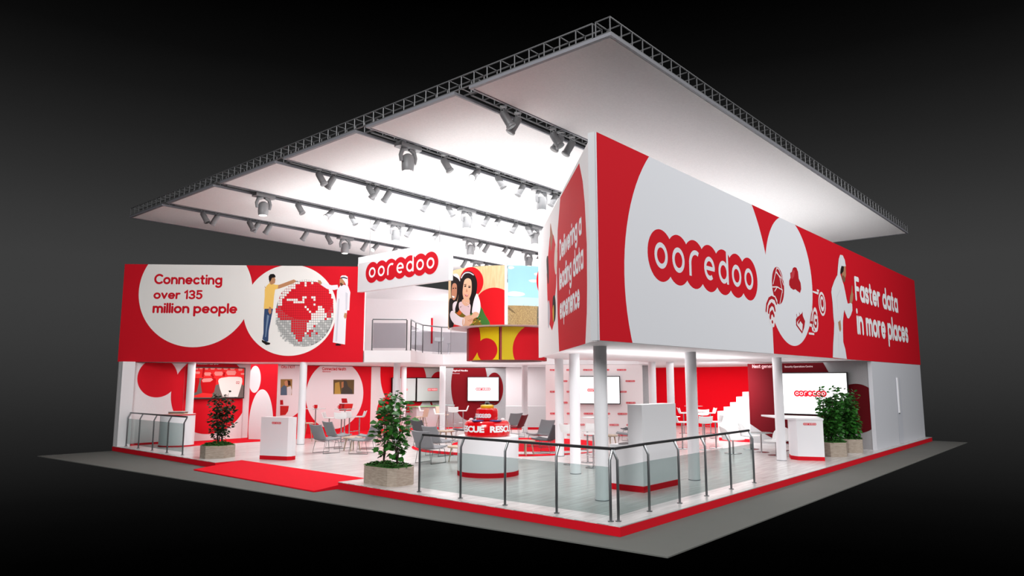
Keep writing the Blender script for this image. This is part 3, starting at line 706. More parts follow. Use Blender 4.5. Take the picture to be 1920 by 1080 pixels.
# upper rear wall with a doorway
up = [Plane((5.9, 18.7), (12.2, 18.7))]
prismwall('wall_back', [(5.2, 18.55), (21.0, 18.55), (21.0, 18.75), (5.2, 18.75)], 3.05, 6.35, PINKW)
a = gp(690, 656, 3.05)
dW = Plane((9.4, 18.5), (13.35, 16.1))
# wall pieces around the doorway (opening lit white)
ua, ub = dW.uv(812, 600)[0], dW.uv(846, 600)[0]
m = MB(); slab(m, dW, 0, ua, 3.05, 5.52, .12); slab(m, dW, ua, ub, 5.0, 5.52, .12); slab(m, dW, ub, ub+2.6, 3.05, 5.52, .12)
tag(m.build('wall_balcony', PINKW, smooth=False), kind='structure')
o = MB().prism([(5.75, 13.75), (6.0, 13.95), (5.85, 14.1), (5.6, 13.9)], 3.05, 6.0).build('wall_pier', WHITE, smooth=False); tag(o, kind='structure')
# red handle-like strip by the doorway
p = dW.at(ua-.05, 0, .02); MB().box((p.x-.03, p.y-.03, 3.65), (p.x+.03, p.y+.03, 4.75)).build('door_handle_bar', RD, tag(thing('upper_door_post', 'thin red post beside the balcony doorway', 'post')))

# balcony railing
def railing(name, label, pts, h=1.04, glass=GLASS, top_r=.024, posts=None, gz0=.10, gz1=.74, z=0, lean=.09, rm=RAIL, pm=DSTEEL, inn=None):
    """pts: floor points of the posts in order; inn: direction in which the post tops bend"""
    t = thing(name, label, 'railing')
    P3 = [Vector((p[0], p[1], z)) for p in pts]
    inn = Vector(inn+(0,)) if inn else Vector((0, 0, 0))
    MB().tube([p-inn*lean+Vector((0, 0, h)) for p in P3], top_r, 10).build('handrail', rm, t)
    for p in P3:
        MB().tube([p, p+Vector((0, 0, h-.16)), p-inn*lean+Vector((0, 0, h-.02))], .021, 8).build('post', pm, t); po_ = COL.objects[-1]
        MB().lathe([(.045, z), (.045, z+.012)], 14, (p.x, p.y)).build('base_plate', pm, po_)
    for a, b in zip(P3[:-1], P3[1:]):
        d = (b-a).normalized(); n_ = Vector((-d.y, d.x, 0))*.005; q0 = a+d*.03; q1 = b-d*.03
        MB().prism([((q0-n_).x, (q0-n_).y), ((q1-n_).x, (q1-n_).y), ((q1+n_).x, (q1+n_).y), ((q0+n_).x, (q0+n_).y)], z+gz0, z+gz1).build('glass_panel', glass, t, False)
    return t
railing('glass_railing', 'glass railing along the left front edge of the stand near the corner', [(.22, .30), (.22, 1.30), (.22, 2.38), (.22, 3.43), (.22, 4.52)], inn=(1, 0), lean=-.07, gz1=.78, gz0=.08)
railing('glass_railing', 'glass railing along the right front edge of the stand', [(.30, .22), (1.30, .28), (2.30, .28), (3.31, .28), (4.36, .28), (5.46, .28)], inn=(0, 1), lean=-.07, gz1=.78, gz0=.08)
railing('glass_railing', 'short glass railing at the far left end of the stand', [(.27, 18.45), (.25, 17.45), (.24, 16.4), (.24, 15.4), (.26, 14.45)], inn=(1, 0), lean=-.07, gz1=.86, rm=DSTEEL, gz0=.08)
railing('balcony_railing', 'straight balcony railing beside the left banner', [(5.82, 13.3), (6.62, 12.48)], z=3.05, glass=GLASSU, gz0=.08, gz1=.92, rm=DSTEEL, pm=DSTEEL)
railing('balcony_railing', 'curved balcony railing behind the hanging drums', [(6.75, 12.42), (7.6, 13.15), (8.6, 13.9), (9.73, 14.1), (10.7, 13.5), (11.6, 12.3), (12.6, 11.0)], z=3.05, glass=GLASSU, gz0=.08, gz1=.85, rm=DSTEEL, pm=DSTEEL)

# ===================================================================== ROOF
ROOFM = mat('roof_fabric', (238, 234, 233), .9, spec=.1, noise=.08, nscale=26, bump=.15)
BY = [3.28, 6.35, 9.6, 12.8, 16.1]
ys = [.0]+[y for b in BY for y in (b-.19, b+.19)]+[18.8]
pn = ['front', 'second', 'third', 'fourth', 'fifth', 'rearmost']
for i in range(6):
    y0, y1 = ys[2*i], ys[2*i+1]
    t = thing('roof_panel', '%s white stretched fabric roof panel counted from the near corner' % pn[i], 'roof panel', group=None)
    MB().box((.07, y0+.07 if i == 0 else y0+.04, 7.40), (19.66, y1-.04, 7.42)).build('fabric', ROOFM, t, False)
    m = MB(); m.box((0, y0, 7.385), (.07, y1, 7.44)); m.box((19.66, y0, 7.385), (19.72, y1, 7.44)); m.box((.07, y0, 7.385), (19.66, y0+.045, 7.44)); m.box((.07, y1-.045, 7.385), (19.66, y1, 7.44))
    m.build('edge_frame', TRIM, t, False)
def truss(label, a, b, w=.27, z0=7.455, z1=7.70, step=.33, name='roof_truss', r=.014):
    t = thing(name, label, 'truss'); a = Vector(a); b = Vector(b); d = (b-a); L = d.length; d.normalize(); n_ = Vector((-d.y, d.x))*w
    for off in (Vector((0, 0)), n_):
        for z in (z0, z1):
            p, q = a+off, b+off; MB().tube([(p.x, p.y, z), (q.x, q.y, z)], r*1.15, 6).build('chord', ALU, t)
    N = round(L/step); n3 = n_.to_3d(); fr = MB()
    for s_ in ([(0, 0, z0), (0, 0, z1)], [(n_.x, n_.y, z0), (n_.x, n_.y, z1)], [(0, 0, z1), (n_.x, n_.y, z1)], [(0, 0, z0), (n_.x, n_.y, z0)]): fr.tube(s_, r*.85, 5, False)
    f0 = fr.build('rung_frame', ALU, t)
    for i in range(N+1):
        c = f0 if i == 0 else f0.copy()
        if i: COL.objects.link(c); c.parent = t
        p = a+d*(L*i/N); c.location = (p.x, p.y, 0)
    return t
truss('square box truss along the right front edge of the roof', (0.02, .02), (19.7, .02))
truss('square box truss along the left front edge of the roof', (.29, .35), (.29, 18.75))
for i, y in enumerate(BY):
    truss('box truss crossing the roof between the %s and %s panels' % (pn[i], pn[i+1]), (.35, y-.10), (19.6, y-.10), w=.2)

# -------------------------------------------------------------- light units
def spot_proto(lit):
    t = thing('spotlight', '', 'spotlight')
    M = Matrix.Rotation(R(46 if lit else 30), 4, 'Y')
    MB().tube([(-.05, 0, .12), (-.05, 0, -.06)], .008, 6).tube([(.05, 0, .12), (.05, 0, -.06)], .008, 6).box((-.07, -.03, .10), (.07, .03, .13)).build('bracket', FIX, t)
    can = MB().lathe([(.03, .05), (.075, .03), (.085, -.02), (.085, -.26), (.10, -.28), (.10, -.32), (.075, -.325)], 20, M=Matrix.Translation((0, 0, -.02)) @ M).build('can', FIX, t)
    MB().lathe([(.0, -.327), (.078, -.327), (.078, -.33), (0, -.33)], 20, M=Matrix.Translation((0, 0, -.02)) @ M).build('lens', LENS if lit else mat('dark_lens', (60, 60, 62), .3), can)
    return t
def head_proto():
    t = thing('moving_head_spotlight', '', 'stage light')
    MB().prism([(-.30, -.13), (.30, -.13), (.34, 0), (.30, .13), (-.30, .13), (-.34, 0)], .02, .11).build('base', FIX, t, False)
    for s_ in (-1, 1): MB().box((.2*s_-.02, -.11, .11), (.2*s_+.02, .11, .18)).build('clamp', FIX, t, False)
    for s_ in (-1, 1):
        MB().tube([(.04*s_, 0, .03), (.17*s_, 0, -.03), (.215*s_, 0, -.16), (.19*s_, 0, -.30)], [.05, .055, .05, .045], 8).build('yoke_arm', FIX, t)
    hd = MB().lathe([(.06, -.10), (.12, -.14), (.145, -.22), (.145, -.38), (.135, -.48), (.12, -.50)], 24).build('lamp_head', FIX, t)
    MB().lathe([(.0, -.501), (.105, -.501), (.105, -.506), (0, -.506)], 24).build('lens', LENS, hd); return t
def xat(px, yb, z):
    # x on the beam y=yb, level z, seen in photo column px
    best = None
    lo, hi = -2.0, 24.0
    for _ in range(60):
        mdl = (lo+hi)/2; d = Vector((mdl, yb, z))-CAM; sx = 960+F_PX*d.dot(RT)/d.dot(FW)
        if sx < px: lo = mdl
        else: hi = mdl
    return (lo+hi)/2
sp = {False: spot_proto(False), True: spot_proto(True)}; hp = head_proto()
L0, L1, U0, U1 = (YAW-pi/2+pi), (YAW-pi/2), YAW, YAW+pi
spots = [(0, [(944, 'd'), (971, 'a'), (1037, 'd'), (1052, 'a'), (1073, 'a')], []),
 (1, [(832, 'd'), (896, 'l'), (933, 'd'), (981, 'a'), (1042, 'a')], [765, 1015]),
 (2, [(597, 'd'), (625, 'a'), (691, 'd'), (707, 'a'), (730, 'a'), (802, 'a'), (840, 'd'), (915, 'a'), (935, 'l'), (968, 'a'), (988, 'd')], [875, 1003]),
 (3, [(558, 'd'), (622, 'l'), (658, 'd'), (708, 'a'), (770, 'a'), (819, 'l'), (902, 'l'), (915, 'a'), (949, 'l'), (961, 'a'), (1013, 'l')], [494, 742, 882, 991]),
 (4, [(380, 'd'), (407, 'a'), (467, 'd'), (484, 'a'), (506, 'a'), (575, 'a'), (613, 'd'), (687, 'a'), (707, 'l'), (742, 'a'), (761, 'd'), (873, 'a'), (913, 'a')], [647, 894])]
onm = ['first', 'second', 'third', 'fourth', 'fifth', 'sixth', 'seventh', 'eighth', 'ninth', 'tenth', 'eleventh', 'twelfth', 'thirteenth']
bn = ['nearest', 'second', 'third', 'fourth', 'rearmost']
HEADS = []
for bi, sl, hl in spots:
    y = BY[bi]
    for k, (px, kind) in enumerate(sl):
        x = xat(px, y, 7.2)
        rz = {'d': YAW+pi/2, 'a': YAW-pi/2, 'l': YAW-.6}[kind]
        place(sp[kind == 'l'], USED, (x, y, 7.33), rz, '%s grey spotlight from the left on the %s roof truss, %s' % (onm[k], bn[bi], {'d': 'tilted down to the right', 'a': 'tilted down to the left', 'l': 'with its bright lens showing'}[kind]), 'spotlights on the roof trusses')
    for k, px in enumerate(hl):
        x = xat(px, y, 7.1); HEADS.append((x, y))
        place(hp, USED, (x, y, 7.28), 0, '%s large moving head lamp from the left on the %s roof truss carrying one' % (onm[k], bn[bi]), 'moving head lamps on the roof trusses')

# ================================================================== COLUMNS
def column(px, depth_or_foot, label, r=.12, z1=2.66, plan=None):
    p = plan or depth_or_foot
    t = thing('column', label, 'column', (p[0], p[1], 0), group='white round columns')
    MB().lathe([(r, 0), (r, z1)], 40).build('shaft', WHITE, t); MB().lathe([(r+.006, 0.0), (r+.006, .012)], 40).build('base_ring', TRIM, t)
for plan, lab in (((1.70, 1.44), 'white round column nearest the front corner of the railing'), ((4.24, 3.85), 'brightly lit white column behind the left front railing'),
  ((6.95, 6.35), 'white column just left of the brightly lit one'), ((5.07, 1.40), 'white column behind the right front railing'), ((9.9, 1.36), 'white column beside the right logo podium'),
  ((4.27, 14.89), 'white column behind the left logo podium'), ((13.07, 12.75), 'white column in front of the pale rear recess'), ((10.89, 15.24), 'white column in front of the wide rear wall screen'),
  ((11.30, 5.91), 'white column just right of the repeated-logo wall'), ((11.95, 5.62), 'white column against the red wall, second right of the logo wall'),
  (tuple(atd(744, 24.6)), 'white column rising behind the front left planter'), (tuple(atd(757, 30.5)), 'grey-white column just left of the wall screens'), (tuple(atd(358, 23.3)), 'white column rising behind the oval counter')):
    column(0, plan, lab)

# ==================================================================== WALLS
PB = Plane((0, 18.72), (21, 18.72))
def X(px, P=PB): return P.uv(px, 714)[0]
wb = MB(); slab(wb, PB, .02, 21.1, 0, 2.66, .12); tag(wb.build('wall_back', GRAIN, smooth=False), kind='structure')
wf = MB().prism([(.02, 18.5), (.38, 18.46), (.42, 18.56), (.42, 18.7), (.02, 18.7)], 0, 2.66).build('wall_left', WALLW, smooth=False); tag(wf, kind='structure')
def panel(label, P, u0, u1, v0, v1, base, draw, t=.05, name='exhibition_panel', cat='display panel'):
    r = thing(name, label, cat); slab(MB(), P, u0, u1, v0, v1, t).build('board', base, r, False)
    A = Art(P, (u0, u1, v0, v1)); draw(A, P); A.build(r); return r
Q = Plane((0, 18.64), (21, 18.64)); XQ = lambda px: Q.uv(px, 714)[0]
BIGD = [(349, 678), (332, 704), (325, 731), (326, 753), (450, 770), (420, 805), (382, 822), (441, 678)]
def d1(A, P):
    A.fit([(257, 710), (262, 726), (275, 741), (292, 745.5), (310, 742), (325, 728), (332, 705), (330, 690)], RD)
    A.fit(BIGD, RD)
panel('grainy white display panel with a red disc at the far left end', Q, .44, XQ(345.7), 0, 2.64, GRAIN, d1)
MB().box((.44, 18.54, 0), (XQ(345), 18.60, .06)).build('skirting', REDP, bpy.data.objects['exhibition_panel'], False)
u0, u1 = XQ(346), XQ(457)
def d2(A, P):
    A.fit(BIGD, RD)
    A.text('Evolution to 5G', (362, 678.5, 410, 683.5), WH, .03)
panel('white display panel with a large red disc titled Evolution to 5G', Q, u0, u1, 0, 2.64, GRAIN, d2)
# red wing with two white ovals
wg1 = gp(457, 823.5); wg2 = gp(514, 825)
PW = Plane((wg1.x+.05, wg1.y-.15), (wg2.x, wg2.y))
def d3(A, P):
    A.ell(467, 686, 489, 736.5, pr((222, 218, 220))); A.ell(466, 730, 512, 870, pr((222, 218, 220)))
panel('red angled display wing with two stacked white ovals', PW, 0, PW.L, .01, 2.64, REDP, d3)
def d4(A, P):
    cw2 = pr((226, 222, 224)); A.fit([(575, 705), (578.5, 722), (577, 738), (572, 755), (562, 771), (548, 781)], cw2)
    a_, b_2, c_2, d_2 = A.rect; A.poly([(a_, P.uv(540, 781)[1]), (P.uv(545, 781)[0], P.uv(545, 781)[1]), (P.uv(562, 730)[0], P.uv(562, 730)[1]), (P.uv(571, 690)[0], d_2), (a_, d_2)], cw2, px=False)
    A.text('City / IOT', (527, 685, 553, 692), RD, .03)
    # photograph of a couple and red tablet box
    A.poly([(526, 711), (548, 711), (547, 741), (525.5, 741)], pr((150, 120, 70)))
    A.poly([(526.5, 728), (532, 722), (537, 724), (538, 741), (526, 741)], pr((84, 104, 124))); A.poly([(538, 726), (545, 724), (547, 732), (546, 741), (538, 741)], pr((214, 212, 210)))
    A.poly([(533, 716), (537, 713), (541, 716), (540, 723), (535, 724)], pr((196, 140, 104))); A.poly([(539, 713), (544, 714), (545, 722), (540, 723)], pr((66, 44, 32)))
    A.poly([(525, 750), (530.5, 750), (531, 759), (525, 759)], pr((176, 24, 30)))
    A.poly([(525, 761), (541.5, 761), (540, 771), (535, 778), (525, 779)], pr((188, 40, 38)))
panel('narrow white display panel titled City / IOT', Q, XQ(513), XQ(573)-.04, 0, 2.64, REDP, d4)
def d5(A, P):
    A.fit([(577, 740), (580, 710), (594, 685), (678, 750), (680, 735), (672, 705), (660, 688), (590, 785), (668, 785), (650, 800), (610, 801)], pr((226, 222, 224)))
    A.text('Connected Health', (604, 688.5, 649, 694.5), RD, .03); A.text('Remotecare', (604.5, 695.5, 620, 698), RD, .03)
    A.poly([(625, 712), (664, 712), (663.5, 739), (625, 739)], pr((96, 80, 52)))
    A.poly([(628, 718), (636, 716), (639, 739), (627, 739)], pr((176, 146, 70))); A.poly([(640, 718), (644, 713), (650, 715), (652, 724), (660, 731), (661, 739), (639, 739), (642, 728)], pr((70, 66, 60)))
    A.poly([(640, 717), (644, 715), (644, 726), (640, 728)], pr((168, 116, 78)))
    A.poly([(640, 747), (650, 747), (651.5, 755.5), (641, 755.5)], pr((172, 26, 32)))
    A.poly([(636, 757), (662, 757), (660, 766), (658, 770), (636, 770)], pr((198, 44, 42))); A.poly([(636, 757), (646, 757), (644, 770), (636, 770)], pr((140, 28, 30)))
panel('wide display panel with a large white disc titled Connected Health', Q, XQ(573), XQ(696), 0, 2.64, REDP, d5)
def d6(A, P):
    A.poly([(P.uv(757, 700)[0]-.2, 0), (30, 0), (30, 0.01)], RD, px=False)
    A.ell(713, 640, 765, 756, pr((222, 12, 30))); A.ell(706.5, 745.5, 734, 797, pr((200, 14, 28)))
panel('white display panel with red ovals behind the front left planter', Q, XQ(696), XQ(750), 0, 2.64, GRAIN, d6)
def d7(A, P):
    A.rect = (XQ(750), XQ(755), .06, 2.64); A.poly([(XQ(750), 0), (XQ(755), 0), (XQ(755), 2.64), (XQ(750), 2.64)], RD, px=False)
    A.rect = (XQ(755), XQ(838), .06, 2.64)
    A.circ(XQ(768), 1.9, XQ(800)-XQ(768), RD, rv=1.25); A.circ(XQ(822), 1.85, XQ(838)-XQ(822), RD, rv=.62)
    A.poly([(809, 752), (812, 762), (816, 762), (818, 765), (811, 765), (806, 755)], pr((170, 22, 30)))
    A.poly([(808, 759), (818, 759), (819, 765), (809, 765)], pr((176, 24, 30)))
panel('white rear panel with red discs behind two wall screens', Q, XQ(750), XQ(838), 0, 2.64, GRAIN, d7)
# grey centre wall
PCt = Plane(tuple(atd(835, 31.6)), tuple(atd(1030, 31.6)))
cw_ = MB(); slab(cw_, PCt, PCt.uv(948.3, 714)[0], PCt.L+.5, 0, 2.66, .12); tag(cw_.build('wall_centre', PINKW, smooth=False), kind='structure')
def d8(A, P):
    dr = pr((108, 4, 14))
    A.circ(P.uv(880, 720)[0], 1.86, P.uv(915, 720)[0]-P.uv(880, 720)[0]-.02, dr, rv=1.55)
    A.circ(P.uv(927, 725)[0], P.uv(927, 729)[1], P.uv(943.5, 725)[0]-P.uv(927, 725)[0], dr, rv=.72)
    A.text('Digital Media', (848, 693, 877, 697.5), pr((196, 188, 190)), .03); A.text('Showcase', (848, 699, 862, 701), pr((170, 150, 152)), .02)
panel('grey speckled centre panel with dark red discs and a bright screen', PCt, 0, PCt.uv(948, 714)[0], 0.01, 2.62, GREYW, d8)
q0, q1 = PCt.uv(948, 714)[0], PCt.uv(990, 714)[0]
bl = thing('low_wall', 'low white partition in the pale rear recess with red skirting', 'partition')
PC2 = Plane(tuple(atd(948, 30.2)), tuple(atd(1035, 30.2)))
slab(MB(), PC2, 0, PC2.uv(1030, 714)[0], .1, .98, .5).build('body', BLOCK, bl, False); slab(MB(), PC2, 0, PC2.uv(1030, 714)[0], 0, .1, .5).build('skirting', REDP, bl, False)
# logo wall
LW0, LW1 = atd(1023, 26.4), atd(1205, 26.0); PLg = Plane(tuple(LW0), tuple(LW1))
def d9(A, P):
    for i, row in enumerate((2.45, 2.04, 1.65, 1.25, .85, .45, .08)):
        for j in range(-1, 8):
            u = .33+j*.62+(.31 if i % 2 else 0)
            if .15 < u < P.L-.15: A.logo(u, row, .35, RD, pr((238, 214, 216)))
panel('white press wall patterned with small repeated red logos', PLg, 0, PLg.L, 0.0, 2.64, mat('press_wall', (230, 222, 223), .6), d9, t=.15, name='logo_wall', cat='wall panel')
gs = Plane(tuple(atd(1205, 26.05)), tuple(atd(1217, 26.1)))
slab(MB(), gs, 0, gs.L, 0, 2.62, .1).build('wall_side', GREYW, smooth=False); tag(bpy.data.objects['wall_side'], kind='structure')
# red rear wall, right
o = MB().box((21.0, 5.0, 0), (21.1, 18.6, 2.66)).build('wall_right', mat('red_wall', (232, 6, 26), .85, spec=.1), smooth=False); tag(o, kind='structure')
for yv, za, zb in ((10.3, 0.0, 2.2), (8.6, 0.0, 2.2)): pass
dr_ = thing('service_door', 'flush red service door in the red rear wall', 'door')
MB().box((20.975, 9.2, .01), (20.998, 10.6, 2.15)).build('leaf', mat('red_wall2', (226, 6, 26), .85, spec=.1), dr_, False)
MB().box((20.95, 10.35, 1.0), (20.975, 10.5, 1.03)).build('handle', RAIL, dr_, False)
# stairs: white stepped flank and grey block in front
st = thing('staircase', 'white stepped staircase rising to the right against the red wall', 'staircase')
xs = 15.6; PT = Plane((xs, 8), (xs, 2)); steps = [(1357, 763), (1369, 757), (1380, 747), (1392, 738), (1405, 728)]
m = MB(); k0 = PT.uv(1345, 770)
b_ = [PT.uv(x, y) for x, y in [(1345, 771), (1357, 771), (1357, 763), (1369, 763), (1369, 754.5), (1380.5, 754.5), (1380.5, 744), (1392, 744), (1392, 735), (1404, 735), (1404, 724.5), (1412, 724.5)]]
prof = [(b_[0][0]-.0, 0)]+b_+[(b_[-1][0], 0)]
vs = [PT.at(u, v, 0) for u, v in prof]; vb = [PT.at(u, v, -1.3) for u, v in prof]; n = len(vs)
tr = tessellate_polygon([[Vector((u, v, 0)) for u, v in prof]])
m.add(vs+vb, [tuple(t) for t in tr]+[tuple(i+n for i in t) for t in tr]+[(i, (i+1) % n, (i+1) % n+n, i+n) for i in range(n)])
m.build('flight', mat('stair_white', (246, 245, 246), .5), st, False)
gb = thing('low_wall', 'pale grey low wall in front of the white staircase with red skirting', 'partition')
PG = Plane((14.62, 5.05), (14.62, 4.0))
MB().box((14.62, 4.06, .10), (15.3, 5.25, 1.0)).build('body', BLOCK, gb, False); MB().box((14.60, 4.06, 0), (15.3, 5.25, .10)).build('skirting', REDP, gb, False)
# security panel wall
PN = Plane((14.5, 4.08), (14.5, .336))
def d10(A, P):
    L = P.L
    dk = pr((86, 0, 10))
    A.poly([(0, .0), (.0, 2.62), (2.46, 2.62), (2.62, 2.3), (2.8, 1.8), (2.86, 1.3), (2.75, .9), (2.4, .4), (1.9, .12), (1.3, .02), (.9, .10), (.5, .30), (.0, .62)], dk, px=False)
    A.circ(3.38, 1.22, .66, dk, rv=.74)
    A.text('Next generation', (1410.5, 683, 1466, 692), pr((196, 150, 152)), .02); A.text('Security Operations Centre', (1471, 685.5, 1524, 690), pr((206, 180, 182)), .02)
panel('speckled grey panel with dark red discs titled Security Operations Centre', PN, 0, PN.L, 0.0, 2.63, GREYW, d10, t=.1)
o = MB().box((14.49, .215, 0), (21.13, .33, 2.635)).build('wall_front', mat('white_outer_wall', (206, 207, 213), .6), smooth=False); tag(o, kind='structure')
hx = PF.uv(1683, 740)[0]-.13
dd = MB().box((hx-.14, .206, .02), (hx+.45, .2095, 2.15)).build('door_1', mat('white_door', (202, 204, 212), .5), smooth=False); tag(dd, kind='structure')
MB().box((hx-.05, .165, 1.0), (hx+.05, .206, 2.15)).build('pull_handle', WHITE, dd, False)
MB().box((hx-.03, .175, .97), (hx+.03, .206, 1.0)).build('handle_end_cap', DSTEEL, dd, False)

# ---------------------------------------------------------------------- TVs
def tv(label, P, px, lit=SCREEN, logo=True, art=None, depth=.06, lw=None, lc=None, off=.05, sgn=1):
    x0, y0, x1, y1 = px; A0 = Plane(tuple(P.at(0, 0, off+depth)[:2]), tuple(P.at(1, 0, off+depth)[:2]))
    a, c = A0.uv(x0, (y0+y1)/2)[0], A0.uv(x1, (y0+y1)/2)[0]; zb = A0.uv((x0+x1)/2, y1)[1]; zt = A0.uv((x0+x1)/2, y0)[1]
    t = thing('display_screen', label, 'screen')
    slab(MB(), A0, a, c, zb, zt, depth).build('frame', BLACK, t, False)
    slab(MB(), A0, (a+c)/2-.2, (a+c)/2+.2, (zb+zt)/2-.2, (zb+zt)/2+.2, off+depth-.001).build('bracket', BLACK, t, False)
    A1 = Plane(tuple(A0.at(0, 0, .004)[:2]), tuple(A0.at(1, 0, .004)[:2])); b = .035
    dsp = slab(MB(), A1, a+b, c-b, zb+b, zt-b, .003).build('display', lit, t, False)
    A = Art(A1, (a+b, c-b, zb+b, zt-b), .002)
    if logo: A.logo(lc[0] if lc else (a+c)/2, (lc[1] if lc else (zb+zt)/2), lw or (c-a)*.48, pr((222, 30, 48), .5), pr((250, 240, 240), .8), sgn)
    if art: art(A, A1, a+b, c-b, zb+b, zt-b)
    A.build(dsp, 'screen_picture'); return t
def seats(A, P, a, c, zb, zt):
    K = lambda pts: [(350+x/12.708, 675+y/12.708) for x, y in pts]
    A.poly([(a, zb), (c, zb), (c, zt), (a, zt)], pr((104, 94, 90), .1), px=False)
    r1, r2, r3, pk, wt_ = pr((176, 8, 16), .15), pr((222, 44, 44), .15), pr((120, 8, 14), .1), pr((226, 140, 134), .12), pr((222, 214, 208), .12)
    A.poly(K([(150, 180), (1370, 180), (1370, 620), (1300, 560), (1180, 400), (700, 600), (640, 430), (150, 430)]), r2)
    for x, y, w in ((230, 210, 90), (340, 200, 80), (470, 205, 90), (620, 200, 110), (780, 195, 120), (930, 205, 110), (1090, 200, 120), (1280, 230, 110), (260, 300, 120), (500, 330, 170), (760, 320, 210), (1060, 300, 240), (1330, 330, 90)):
        h_ = w*.42; A.poly(K([(x-w*.5, y), (x-w*.4, y-h_*.5), (x+w*.4, y-h_*.5), (x+w*.5, y), (x+w*.36, y+h_*.6), (x-w*.36, y+h_*.6)]), pk)
    for q in ([(390, 180), (440, 180), (400, 420), (360, 400)], [(880, 290), (920, 300), (900, 400), (860, 380)], [(560, 340), (620, 330), (660, 420), (610, 420)]): A.poly(K(q), r1)
    A.poly(K([(150, 430), (300, 430), (300, 520), (240, 760), (150, 800)]), r1)
    A.poly(K([(340, 470), (380, 430), (600, 425), (690, 440), (705, 500), (690, 600), (640, 800), (370, 800), (330, 560)]), r1)
    A.poly(K([(360, 480), (400, 440), (590, 432), (630, 470), (560, 520), (380, 530)]), pk)
    A.poly(K([(150, 860), (380, 780), (620, 810), (600, 890), (150, 890)]), r2)
    A.poly(K([(750, 500), (770, 450), (830, 425), (1000, 400), (1200, 400), (1290, 410), (1320, 440), (1325, 520), (1280, 680), (1215, 880), (860, 880), (790, 680)]), wt_)
    A.text('02', (350+1175/12.7, 675+507/12.7, 350+1255/12.7, 675+572/12.7), r1, h=.13)
tv('wall screen showing red stadium seats with one white seat', Q, (352, 688.5, 459, 748), pr((90, 80, 80)), False, seats)
tv('left one of the two side-by-side pale wall screens', Q, (735, 708, 780, 753.5), SCREENG, True, lw=.40, lc=None)
tv('right one of the two side-by-side pale wall screens', Q, (781, 708, 839.5, 753), SCREENG, True, lw=.62)
tv('bright white screen on the grey centre panel', PCt, (876, 706.5, 936, 752.5), SCREEN)
tv('large bright white screen on the repeated-logo wall', PLg, (1071, 705, 1163, 758), SCREEN, lw=.62)
tv('very large bright screen on the security panel', PN, (1462, 698, 1591, 778.5), SCREEN, lw=None, off=.06, lc=(Plane((14.38, 4.08), (14.38, .2)).uv(1519, 738)[0], Plane((14.38, 4.08), (14.38, .2)).uv(1519, 738)[1]))

# ================================================================ COUNTERS
def podium(label, loc, rz, w=.86, d=.6, h=1.09, ch=.12, shelf=None, logo_w=.3):
    t = thing('logo_podium', label, 'podium', loc, rz)
    po = [(-w/2, -d/2), (w/2-ch, -d/2), (w/2, -d/2+ch), (w/2, d/2), (-w/2+.0, d/2)]
    MB().prism(po, .10, h).build('body', WHITE, t, False); MB().prism([(x*1.0, y) for x, y in po], 0, .10).build('skirting', REDP, t, False)
    P = Plane((0, 0), (1, 0)); P.A = Vector((0, -d/2, 0)); P.d = Vector((1, 0, 0)); P.n = Vector((0, -1, 0)); A = Art(P); A.logo(.02, h-.15, logo_w, RD, WH)
    o = A.mb.build('logo_graphic', A.m, t, False); return t
# left podium faces along the front-left edge
a = gp(488, 861); b = gp(541, 863.5); dv = (b-a); ang = atan2(dv.y, dv.x)
cpt = a+dv*.5+Vector((-sin(ang), cos(ang), 0))*.12
podium('white logo podium beside the entrance carpet', (cpt.x, cpt.y, 0), ang, w=dv.length+.05, d=.24, h=1.10, ch=.08)
a = gp(1497, 863); b = gp(1547, 864.5); dv = b-a; ang = atan2(dv.y, dv.x)
cpt = a+dv*.5+Vector((-sin(ang), cos(ang), 0))*.35
t = thing('logo_podium', 'white logo podium with a long shelf in front of the large bright screen', 'podium', (cpt.x, cpt.y, 0), ang); w = dv.length
po = [(-w/2-.16, .35), (-w/2-.16, -.12), (-w/2, -.35), (w/2, -.35), (w/2, .35)]
MB().prism(po, .10, 1.03).build('body', WHITE, t, False); MB().prism(po, 0, .10).build('skirting', REDP, t, False)
MB().prism([(-w/2-.32, -.05), (-w/2, -.36), (w/2+.02, -.36), (w/2+.02, .95), (-w/2-.30, 1.35), (-w/2-.78, 1.5)], 1.03, 1.075).build('top_shelf', WHITE, t, False)
P = Plane((0, 0), (1, 0)); P.A = Vector((0, -.35, 0)); P.d = Vector((1, 0, 0)); P.n = Vector((0, -1, 0)); A = Art(P); A.logo(.0, .93, .32, RD, WH); A.mb.build('logo_graphic', A.m, t, False)
# round counter with the lifebuoy display
rc = gp(913, 897); rc = Vector((rc.x, rc.y, 0))+Vector((cos(YAW), sin(YAW), 0))*.67
t = thing('round_counter', 'round white counter with red base carrying the red rescue display', 'counter', rc)
MB().lathe([(.675, .10), (.675, .83), (.665, .845), (0, .845)], 64).build('body', WHITE, t); MB().lathe([(.68, 0), (.68, .10)], 64).build('skirting', REDP, t)
b_ = Vector((rc.x, rc.y, 0))+Vector((-cos(YAW), -sin(YAW), 0))*.12+Vector((sin(YAW), -cos(YAW), 0))*(-.02)
rs = thing('rescue_buoy', 'round red rescue buoy lettered RESCUE on the round counter', 'rescue buoy', (b_.x, b_.y, .846))
MB().lathe([(.47, 0), (.50, .03), (.505, .10), (.505, .25), (.48, .30), (.44, .33), (.0, .335)], 64).build('float_ring', REDG, rs)
CC = Cyl((b_.x, b_.y), .507, .04); A = Art(CC, None, .004)
for bx in ((868, 799, 910, 812), (919, 799, 965, 812)): pass
sgn = 1
au = CC.uv(869, 805)[0]; bu = CC.uv(910, 805)[0]; cu_ = CC.uv(920, 805)[0]
